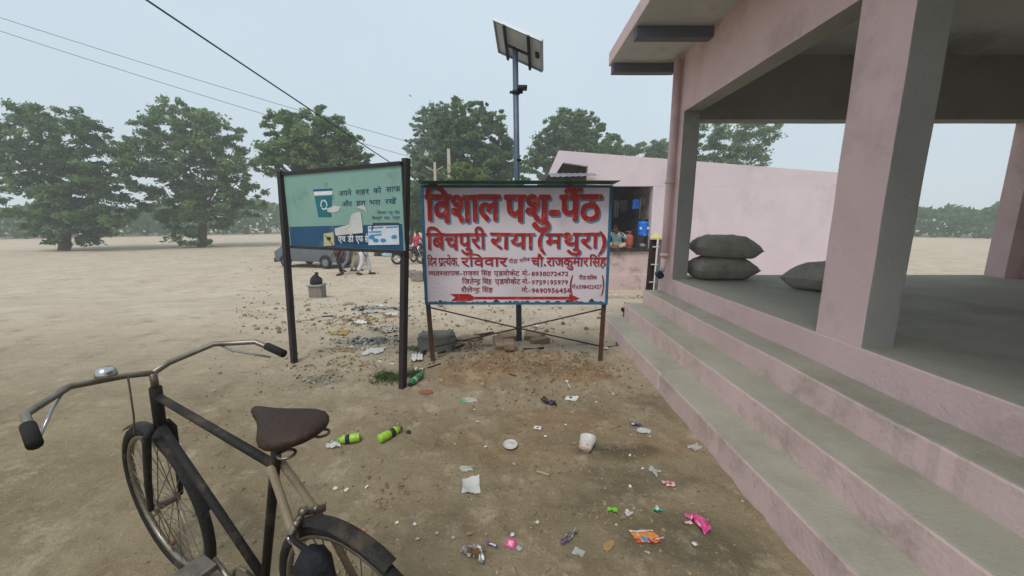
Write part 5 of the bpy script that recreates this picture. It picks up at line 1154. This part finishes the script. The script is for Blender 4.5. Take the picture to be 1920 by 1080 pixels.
def crumple(name, px, py, w_, h_, rz, m_, label, cat='litter', cr=.010, seed=0, n_=8, curl=0, group=None, prints=(), trim=None):
    """a thin wrapper or scrap lying on the dirt; prints: (u0,v0,u1,v1,material) patches"""
    c = gnd(px, py); ca, sa = math.cos(rz), math.sin(rz); mats = [m_] + [q[4] for q in prints]
    mb = MB(); vs = []
    for i in range(n_ + 1):
        for j in range(n_ + 1):
            u, v = (i / n_ - .5), (j / n_ - .5); e = Vector((u * 7 + seed, v * 7, seed * .3))
            x_, y_ = u * w_ * (1 + .1 * noise.noise(e * .6)), v * h_ * (1 + .1 * noise.noise(e * .6 + Vector((5, 0, 0))))
            if cr >= .01: rr_ = math.hypot(u, v) * 2; an_ = math.atan2(v, u); q_ = 1 + .38 * rr_ * noise.noise(Vector((math.cos(an_) * 1.6 + seed, math.sin(an_) * 1.6, seed * .7))) - .12 * rr_; x_ *= q_; y_ *= q_
            X, Y = c.x + x_ * ca - y_ * sa, c.y + x_ * sa + y_ * ca
            z = gz(X, Y) + .005 + cr * abs(noise.noise(e)) * 1.6 + cr * .5 * abs(noise.noise(e * 3)) + curl * (2 * v) ** 2
            vs.append(Vector((X, Y, z)))
    for i in range(n_):
        for j in range(n_):
            u, v = (i + .5) / n_, (j + .5) / n_
            if trim and trim(u, v): continue
            mi = 0
            for k, (u0, v0, u1, v1, _) in enumerate(prints):
                if u0 <= u <= u1 and v0 <= v <= v1: mi = k + 1
            mb.add([vs[i * (n_ + 1) + j], vs[i * (n_ + 1) + j + 1], vs[(i + 1) * (n_ + 1) + j + 1], vs[(i + 1) * (n_ + 1) + j]], [[0, 1, 2, 3]], mi, True)
    # weld
    o = mb.build(name, mats, base=c, normals=False); bm = bmesh.new(); bm.from_mesh(o.data); bmesh.ops.remove_doubles(bm, verts=bm.verts[:], dist=1e-5); bm.to_mesh(o.data); bm.free()
    return tag(o, label, cat, group)
def bottle(pa, pb, R, m_, lab_m, cap_m, label, cat='bottle'):
    A_, B_ = gnd(*pa), gnd(*pb); A_.z += R * .9; B_.z += R * .9; ax = B_ - A_; Ln = ax.length; Mx_ = Matrix.Translation(A_) @ rot_to(ax).to_4x4()
    t = thing('bottle', (A_ + B_) / 2 - Vector((0, 0, R)), label, cat)
    q = lambda *p: [(r * R, z * Ln) for r, z in p]
    MB().lathe(q((0, .02), (.7, 0), (.95, .03), (1, .08), (.93, .12), (1, .16), (1, .42), (.9, .46), (.9, .66), (1, .70), (.95, .76), (.55, .88), (.38, .92), (.36, .945)), 18, Mx_).build('body', m_, t)
    MB().lathe(q((.93, .47), (.945, .47), (.945, .65), (.93, .65)), 18, Mx_).build('wrap_label', lab_m, t)
    MB().lathe(q((.42, .935), (.46, .935), (.46, 1.0), (0, 1.0)), 14, Mx_).build('cap', cap_m, t)
    return t
mat('bottle_lime', srgb(156, 200, 60), srgb(136, 180, 44), 6, .35, spec=.5, dirt=[(srgb(150, 150, 96), 20, .54, .6)]); mat('bottle_green', srgb(30, 120, 60), srgb(22, 96, 48), 6, .2, spec=.7); mat('label_dark', srgb(36, 48, 50), srgb(28, 36, 40), 30, .5, dirt=[(srgb(160, 190, 160), 60, .6, .7)])
bottle((676, 826), (634, 832), .030, 'bottle_lime', 'label_dark', 'lit_green', 'lime green drink bottle with dark label lying beside a clear scrap')
bottle((711, 831), (753, 809), .031, 'bottle_lime', 'label_dark', 'lit_black', 'lime green drink bottle with black cap lying alone on the dirt')
bottle((790, 709), (767, 727), .034, 'bottle_green', 'lit_grey', 'lit_black', 'dark green bottle lying in the grass by the notice board post')
crumple('clear_scrap', 625, 838, .10, .06, .3, 'lit_milky', 'crumpled clear plastic scrap touching the left lime bottle', seed=1, cr=.02)
cp = gnd(766, 812); tag(MB().lathe([(.014, 0), (.016, .0), (.016, .014), (0, .014)], 14, Matrix.Translation(cp)).build('litter_cap', 'lit_black', base=cp), 'small dark bottle cap beside the lime bottle', 'bottle cap', 'loose bottle caps')
cp = gnd(974, 1030); tag(MB().lathe([(.013, 0), (.015, .0), (.015, .012), (0, .012)], 14, Matrix.Translation(cp)).build('litter_cap', 'lit_grey', base=cp), 'grey bottle cap beside the small pink sachet', 'bottle cap', 'loose bottle caps')
crumple('plastic_bag', 781, 675, .13, .20, .3, 'lit_white', 'white crumpled plastic bag beside the dusty stone', 'bag', .05, 2, 10)
crumple('plastic_bag', 783, 695, .10, .06, -.4, 'lit_milky', 'small translucent plastic bag behind the green bottle', 'bag', .02, 3)
crumple('dark_wrapper', 1029, 758, .15, .05, -.65, 'lit_black', 'black purple twisted wrapper lying near the white card', 'wrapper', .03, 4, 8, prints=((.5, .3, .8, .7, 'lit_purple'),))
crumple('white_card', 1072, 748, .095, .085, -.5, 'lit_white', 'clean white card with a small dark mark on it', 'card', .004, 5, 10, prints=((.3, .4, .45, .65, 'lit_black'),))
# plastic spoon
s0, s1 = gnd(1063, 716), gnd(1069, 729); s0.z += .006; s1.z += .006
tag(MB().ball(s0 + Vector((0, 0, .002)), .02, 2, sq=(.8, 1.15, .25)).tube([s0 + (s1 - s0) * .15, s1], .004, 6).build('plastic_spoon', 'lit_white', base=s0), 'small white plastic spoon on the brown soil', 'spoon')
# lying plastic cup
ca_, cb_ = gnd(1096, 849), gnd(1103, 831); R0, R1 = .040, .056; ca_.z += R0; cb_.z += R1 * .95; Mx_ = Matrix.Translation(ca_) @ rot_to(cb_ - ca_).to_4x4(); Lc = (cb_ - ca_).length * 1.0
Mx_ = Matrix.Translation((0, 0, ca_.z - R0)) @ Matrix.Diagonal((1, 1, .72, 1)) @ Matrix.Translation((0, 0, -ca_.z + R0)) @ Mx_
cup = thing('plastic_cup', (ca_ + cb_) / 2 - Vector((0, 0, .05)), 'milky plastic cup lying on its side with red print', 'cup')
MB().lathe([(0, 0), (R0, 0), (R0 * 1.08, Lc * .3), (R1, Lc), (R1 * 1.05, Lc), (R1 * .95, Lc * .98), (R0 * 1.0, Lc * .25), (0, Lc * .05)], 24, Mx_).build('body', 'lit_cup', cup); rough_up([c for c in cup.children][0], .006, 22)
MB().lathe([(R0 * 1.012, Lc * .02), (R0 * 1.03, Lc * .02), (R0 * 1.05, Lc * .13), (R0 * 1.03, Lc * .13)], 24, Mx_).build('printed_band', 'lit_orange', cup)
crumple('label_scrap', 1008, 803, .055, .045, -.3, 'lit_white', 'small white label with dark print on the dirt', 'scrap', .004, 6, 6, prints=((.3, .3, .7, .7, 'lit_black'),))
lid_c = gnd(957, 837)
tag(MB().lathe([(.048, .0), (.05, .004), (.046, .008), (.042, .004), (.02, .004), (.018, .007), (0, .007)], 24, Matrix.Translation(lid_c + Vector((0, 0, .014))) @ Matrix.Rotation(.1, 4, 'X')).build('cup_lid', 'lit_milky', base=lid_c), 'round clear plastic cup lid lying flat on the dirt', 'lid')
crumple('plastic_pouch', 883, 916, .10, .14, .12, 'lit_milky', 'square whitish plastic pouch lying flat on the dirt', 'pouch', .008, 7, 8)
crumple('clear_scrap', 875, 880, .08, .05, .1, 'lit_clear', 'faint clear plastic film above the whitish pouch', seed=8)
crumple('purple_wrapper', 1190, 798, .085, .05, -.1, 'lit_purple', 'purple and white wrapper beside the wooden stick', 'wrapper', .016, 9, 8, prints=((.1, .3, .5, .7, 'lit_white'),))
crumple('flattened_cup', 1207, 809, .10, .08, .2, 'lit_milky', 'flattened pale clear cup below the purple wrapper', 'cup', .008, 10, 8, trim=lambda u, v: (u - .5) ** 2 + (v - .5) ** 2 > .27)
crumple('printed_scrap', 1253, 908, .07, .055, -.4, 'lit_pale_pink', 'small crumpled scrap with red print near the steps', 'scrap', .01, 11, 8, prints=((.3, .3, .7, .6, 'lit_red'),))
crumple('clear_scrap', 1226, 886, .06, .06, .8, 'lit_clear', 'clear twisted plastic scrap next to the red printed scrap', seed=12, cr=.02)
crumple('clear_scrap', 1303, 843, .08, .06, .4, 'lit_clear', 'clear crumpled plastic at the foot of the lowest step', seed=13, cr=.02)
crumple('green_scrap', 1147, 959, .062, .034, -.2, 'lit_green', 'lime green torn wrapper scrap on the damp soil', 'scrap', .014, 14, 6)
crumple('clear_scrap', 1178, 966, .055, .04, .9, 'lit_milky', 'milky plastic shred between the green and teal scraps', seed=15, cr=.012)
crumple('teal_scrap', 1232, 959, .04, .035, .4, 'lit_teal', 'tiny bright teal wrapper scrap', 'scrap', .012, 16, 6, prints=((.5, .5, 1, 1, 'lit_white'),))
crumple('orange_packet', 1210, 1007, .125, .085, .16, 'lit_orange', 'flat orange and red snack packet with blue round print', 'packet', .004, 17, 16,
        prints=((0, .9, 1, 1, 'lit_white'), (0, .84, 1, .9, 'lit_red'), (0, 0, .2, .34, 'lit_red'), (.5, .0, .66, .4, 'lit_red'), (.74, .1, 1, .4, 'lit_red'), (.25, .05, .5, .42, 'lit_blue'), (.31, .42, .44, .5, 'lit_blue'), (.2, .58, .32, .75, 'lit_pale_pink'), (.64, .2, .76, .5, 'lit_grey')))
crumple('torn_strip', 1237, 1013, .05, .014, .2, 'lit_pale_pink', 'torn pale strip at the corner of the orange packet', 'scrap', .01, 18, 6)
crumple('foil_wrapper', 1069, 1008, .034, .13, -.72, 'lit_foil', 'long twisted silver foil wrapper with purple end', 'wrapper', .02, 19, 10, prints=((0, 0, 1, .2, 'lit_purple'), (.2, .2, .7, .4, 'lit_brown')))
crumple('pink_sachet', 957, 1021, .048, .044, -.35, 'lit_pink', 'small square pink sachet', 'sachet', .004, 20, 8, prints=((.25, .3, .7, .75, 'lit_pale_pink'),))
crumple('striped_wrapper', 923, 1024, .055, .016, -.4, 'lit_purple', 'thin purple and white straw wrapper left of the pink sachet', 'wrapper', .008, 21, 6, prints=((.2, .3, .8, .8, 'lit_white'),))
crumple('foil_packet', 886, 1041, .13, .06, -.4, 'lit_foil', 'open crumpled silver packet with brown inside', 'packet', .03, 22, 10, prints=((.35, .2, .75, .8, 'lit_brown'),))
crumple('dry_leaf', 1141, 1026, .075, .035, .6, 'lit_tan', 'dry tan leaf lying on the dirt', 'leaf', .008, 23, 8, trim=lambda u, v: abs(v - .5) > .5 * math.sin(PI * u) ** .7)
crumple('grey_film', 1085, 1038, .05, .04, -.6, 'lit_clear', 'thin grey film scrap between foil wrapper and dry leaf', 'scrap', .008, 24, 6)
crumple('pink_packet', 1312, 985, .06, .125, .25, 'lit_pink', 'shiny magenta snack packet near the steps', 'packet', .03, 25, 10, curl=.0, prints=((.1, .3, .3, .8, 'lit_pale_pink'),))
crumple('pink_ribbon', 1289, 983, .055, .02, -.1, 'lit_pale_pink', 'curled pink strip torn from the magenta packet', 'scrap', .012, 26, 6, prints=((0, 0, .3, 1, 'lit_tan'),))
crumple('clear_film', 880, 752, .14, .08, .1, 'lit_clear', 'clear film with faint green edge on the soil before the signboard', 'film', .012, 27, 8, prints=((0, .2, .2, .8, 'lit_teal'),))
crumple('plastic_bag', 1132, 655, .09, .07, .2, 'lit_white', 'white plastic bag scrap behind the right sign leg', 'bag', .04, 28, 8)
crumple('paper_strip', 1095, 646, .16, .04, -.08, 'lit_grey', 'pale paper strip under the crossing braces', 'scrap', .012, 29, 8)
crumple('cloth_scrap', 870, 750, .05, .03, 0, 'lit_grey', 'grey scrap beside the clear film', 'scrap', .01, 30, 6)
crumple('paper_scrap', 1152, 553, .22, .3, 0, 'lit_white', 'larger white scrap near the plinth of the far stall', 'scrap', .02, 31, 6)
for (a, b_, m_, tx) in ((697, 586, 'lit_grey', 'greyish plastic heap on the open ground'), (712, 574, 'lit_white', 'white plastic sheet on the open ground behind the post'), (730, 622, 'lit_grey', 'pale film by the burnt patch behind the post'), (680, 606, 'lit_white', 'bluish white scrap above the burnt patch'), (617, 593, 'lit_grey', 'faint grey scrap on the open ground'), (655, 570, 'lit_tan', 'tan rag on the open ground'), (735, 590, 'lit_milky', 'milky film close behind the notice board post'), (640, 625, 'lit_tan', 'tan paper left of the burnt patch'), (700, 660, 'lit_milky', 'milky film below the burnt patch'), (1003, 613, 'lit_white', 'white scrap behind the solar pole'), (937, 611, 'lit_milky', 'milky scrap left of the solar pole')):
    crumple('ground_scrap', a, b_, *((.26, .22) if a < 800 else (.11, .08)), random.uniform(-.5, .5), m_, tx, 'scrap', .03, a, 8)
G_ = 'small pale scraps scattered over the dirt'
for k in range(70):     # countable small scraps
    if k < 16: a, b_ = [(1213, 1038), (1302, 1022), (1299, 947), (1222, 980), (1181, 855), (1205, 880), (1128, 882), (1060, 798), (820, 910), (688, 915), (744, 982), (850, 1010), (895, 792), (1190, 755), (1150, 740), (985, 795)][k]
    else: a, b_ = random.uniform(605, 1310), 560 + 480 * random.random() ** 1.4
    if b_ < 800 and a > 1130 + (b_ - 600) * .8: continue
    p = gnd(a, b_); s_ = random.uniform(.014, .026) if b_ > 700 else random.uniform(.02, .05)
    crumple('paper_bit', a, b_, s_, s_ * random.uniform(.5, .9), random.uniform(0, 3), *[(m__, 'tiny %s paper bit on the dirt' % m__[4:]) for m__ in (random.choice(['lit_white', 'lit_grey', 'lit_tan', 'lit_white']),)][0], 'scrap', .006, k, 3, group=G_)
# burnt rubbish patches: ash and charred bits, uncountable
def scatter(name, n_, fn, size, m_, kind='stuff', sq=(1, 1, .6), seed=0):
    rg = random.Random(seed); bm0 = bmesh.new(); bmesh.ops.create_icosphere(bm0, subdivisions=1, radius=1); bv = [v.co.copy() for v in bm0.verts]; bm0.verts.index_update(); bf = [[v.index for v in f.verts] for f in bm0.faces]; bm0.free()
    vs, fs = [], []
    for i in range(n_):
        x, y = fn(rg)
        if x > 1.27 and y < 5.45: continue
        s_ = size[0] * (size[1] / size[0]) ** (rg.random() ** 2.2); z = gz(x, y) + s_ * .2; R_ = Euler((rg.uniform(0, 6), rg.uniform(0, 6), rg.uniform(0, 6))).to_matrix(); sd_ = Vector((rg.uniform(0, 99), 0, 0)); o = len(vs)
        ax_ = Vector((rg.uniform(.7, 1.4), rg.uniform(.6, 1.2), rg.uniform(.5, .9)))
        for v in bv: q = R_ @ Vector((v.x * ax_.x, v.y * ax_.y, v.z * ax_.z)) * s_ * (1 + .4 * noise.noise(v * 1.5 + sd_)); vs.append((x + q.x * sq[0], y + q.y * sq[1], z + q.z * sq[2] * 1.3))
        fs += [[o + k for k in f] for f in bf]
    me = bpy.data.meshes.new(name); me.from_pydata(vs, [], fs); me.materials.append(MATS[m_]); o = bpy.data.objects.new(name, me); COL.objects.link(o); tag(o, kind=kind); return o
def isl(m_, c1, c2):
    m = bpy.data.materials.new(m_); m.use_nodes = True; n = m.node_tree.nodes; l = m.node_tree.links.new; b = n['Principled BSDF']; b.inputs['Roughness'].default_value = .95; b.inputs['Specular IOR Level'].default_value = .15
    g = n.new('ShaderNodeNewGeometry'); r = n.new('ShaderNodeValToRGB'); r.color_ramp.elements[0].color = (*c1, 1); r.color_ramp.elements[1].color = (*c2, 1); l(g.outputs['Random Per Island'], r.inputs[0]); l(r.outputs[0], b.inputs['Base Color']); MATS[m_] = m
isl('clods', srgb(112, 96, 73), srgb(150, 134, 108)); isl('pebbles', srgb(120, 108, 90), srgb(190, 180, 162)); isl('crumbs', srgb(140, 92, 66), srgb(170, 128, 96)); isl('ash', srgb(48, 46, 44), srgb(170, 166, 158))
def uni(rg): 
    y = .8 + 6.2 * rg.random() ** 1.3; return rg.uniform(-.62 * y - .8, min(1.3, .9 * y + .3)), y
scatter('soil_clods', 3200, uni, (.003, .015), 'clods', seed=1); scatter('gravel', 1300, uni, (.002, .009), 'pebbles', seed=2); scatter('brick_crumbs', 160, uni, (.003, .016), 'crumbs', seed=3)
def patch(cx, cy, sx, sy): return lambda rg: (rg.gauss(cx, sx), rg.gauss(cy, sy))
for i, (a, b_, sx, sy, n_, mt, sz) in enumerate(((690, 640, .22, .10, 420, 'ash', (.006, .035)), (722, 616, .12, .05, 160, 'ash', (.006, .035)), (712, 578, .3, .15, 260, 'ash', (.008, .05)), (650, 656, .14, .06, 120, 'clods', (.006, .03)), (602, 712, .12, .08, 160, 'ash', (.004, .02)),
        (960, 672, .5, .2, 1100, 'clods', (.004, .028)), (1110, 690, .18, .1, 320, 'clods', (.004, .025)), (1060, 740, .4, .15, 420, 'clods', (.004, .018)), (880, 650, .2, .08, 260, 'clods', (.006, .035)), (1190, 557, .5, .2, 160, 'pebbles', (.01, .06)), (670, 600, .5, .3, 420, 'clods', (.006, .04)), (640, 680, .3, .2, 300, 'clods', (.004, .025)), (740, 660, .25, .2, 260, 'pebbles', (.004, .025)), (700, 690, .3, .15, 260, 'clods', (.004, .02)), (1050, 880, .25, .06, 160, 'clods', (.003, .014)), (1090, 965, .2, .05, 140, 'clods', (.003, .013)), (730, 930, .08, .06, 60, 'clods', (.003, .014)))):
    p = gnd(a, b_); scatter(['burnt_rubbish', 'loose_soil', 'rubble_bits'][0 if mt == 'ash' else 1 if mt == 'clods' else 2], n_, patch(p.x, p.y, sx, sy), sz, mt, seed=20 + i)
def wide(rg): y = 5 + 22 * rg.random() ** 1.5; return rg.uniform(-.75 * y, .25 * y), y
scatter('far_clods', 1500, wide, (.01, .05), 'clods', seed=60)
# straw
rg = random.Random(5); mb = MB()
for i in range(420):
    x, y = uni(rg)
    if x > 1.25: continue
    a = rg.uniform(0, PI); l_ = rg.uniform(.008, .035); d = Vector((math.cos(a), math.sin(a), 0)) * l_; p = Vector((x, y, gz(x, y) + .003)); s_ = Vector((-d.y, d.x, 0)).normalized() * .0012
    mb.add([p - d - s_, p - d + s_, p + d + s_, p + d - s_], [[0, 1, 2, 3]])
tag(mb.build('straw_bits', 'straw', normals=False), kind='stuff')
# stub of masonry with a black sack at the edge of the open ground
sb = gnd(604, 557); stb = thing('masonry_stub', sb, 'short grey masonry pillar stub with a pale cap slab on the open ground', 'pillar stub')
MB().box(sb + Vector((-.30, -.16, -.1)), sb + Vector((.06, .16, .34)), bev=.02).build('block', 'concrete_block', stb); MB().box(sb + Vector((-.34, -.2, .342)), sb + Vector((.08, .2, .385)), bev=.012).build('cap_slab', 'grey_cement', stb)
bs = sb + Vector((-.14, 0, .387)); tag(MB().lathe([(.02, 0), (.15, .0), (.17, .06), (.15, .16), (.08, .24), (.03, .28), (.05, .33), (.02, .34)], 20, Matrix.Translation(bs) @ Matrix.Rotation(.12, 4, 'Y')).build('black_sack', 'black_cloth', base=bs), 'black plastic sack with tied neck sitting on the masonry stub', 'sack'); rough_up(bpy.data.objects['black_sack'], .03, 9)
# far tree belt that closes the horizon
rg = np.random.default_rng(77); N = 26000
th = rg.uniform(math.radians(30), math.radians(165), N); dist = rg.uniform(80, 100, N)
hh = 4.5 + 2.5 * np.array([noise.noise(Vector((math.cos(t) * 9, math.sin(t) * 9, 1))) for t in th]) + 1.2 * np.array([noise.noise(Vector((math.cos(t) * 40, math.sin(t) * 40, 5))) for t in th])
P = np.stack([np.cos(th) * dist, np.sin(th) * dist, -.75 + hh * rg.uniform(0, 1, N) ** .7], 1)
nrm = rg.normal(size=(N, 3)); nrm /= np.linalg.norm(nrm, axis=1)[:, None]; a = np.cross(nrm, rg.normal(size=(N, 3))); a /= np.linalg.norm(a, axis=1)[:, None]; b_ = np.cross(nrm, a); s_ = rg.uniform(.3, .7, N)[:, None]
V = np.stack([P - a * s_, P + b_ * s_ * .6, P + a * s_, P - b_ * s_ * .6], 1).reshape(-1, 3)
me = bpy.data.meshes.new('distant_trees'); me.from_pydata(V.tolist(), [], np.arange(4 * N).reshape(-1, 4).tolist()); me.materials.append(MATS['leaf_mid']); o = bpy.data.objects.new('distant_trees', me); COL.objects.link(o); tag(o, kind='stuff')

# ------------------------------------------------------------------ hazy monsoon air
mh = bpy.data.materials.new('haze_air'); mh.use_nodes = True; nh = mh.node_tree.nodes; nh.remove(nh['Principled BSDF'])
pv = nh.new('ShaderNodeVolumePrincipled'); pv.inputs['Color'].default_value = (.93, .97, 1.0, 1); pv.inputs['Density'].default_value = .003; pv.inputs['Anisotropy'].default_value = .2
mh.node_tree.links.new(pv.outputs[0], nh['Material Output'].inputs['Volume'])
tag(MB().box((-310, -310, -2.0), (310, 310, 27)).build('haze', mh), kind='stuff')
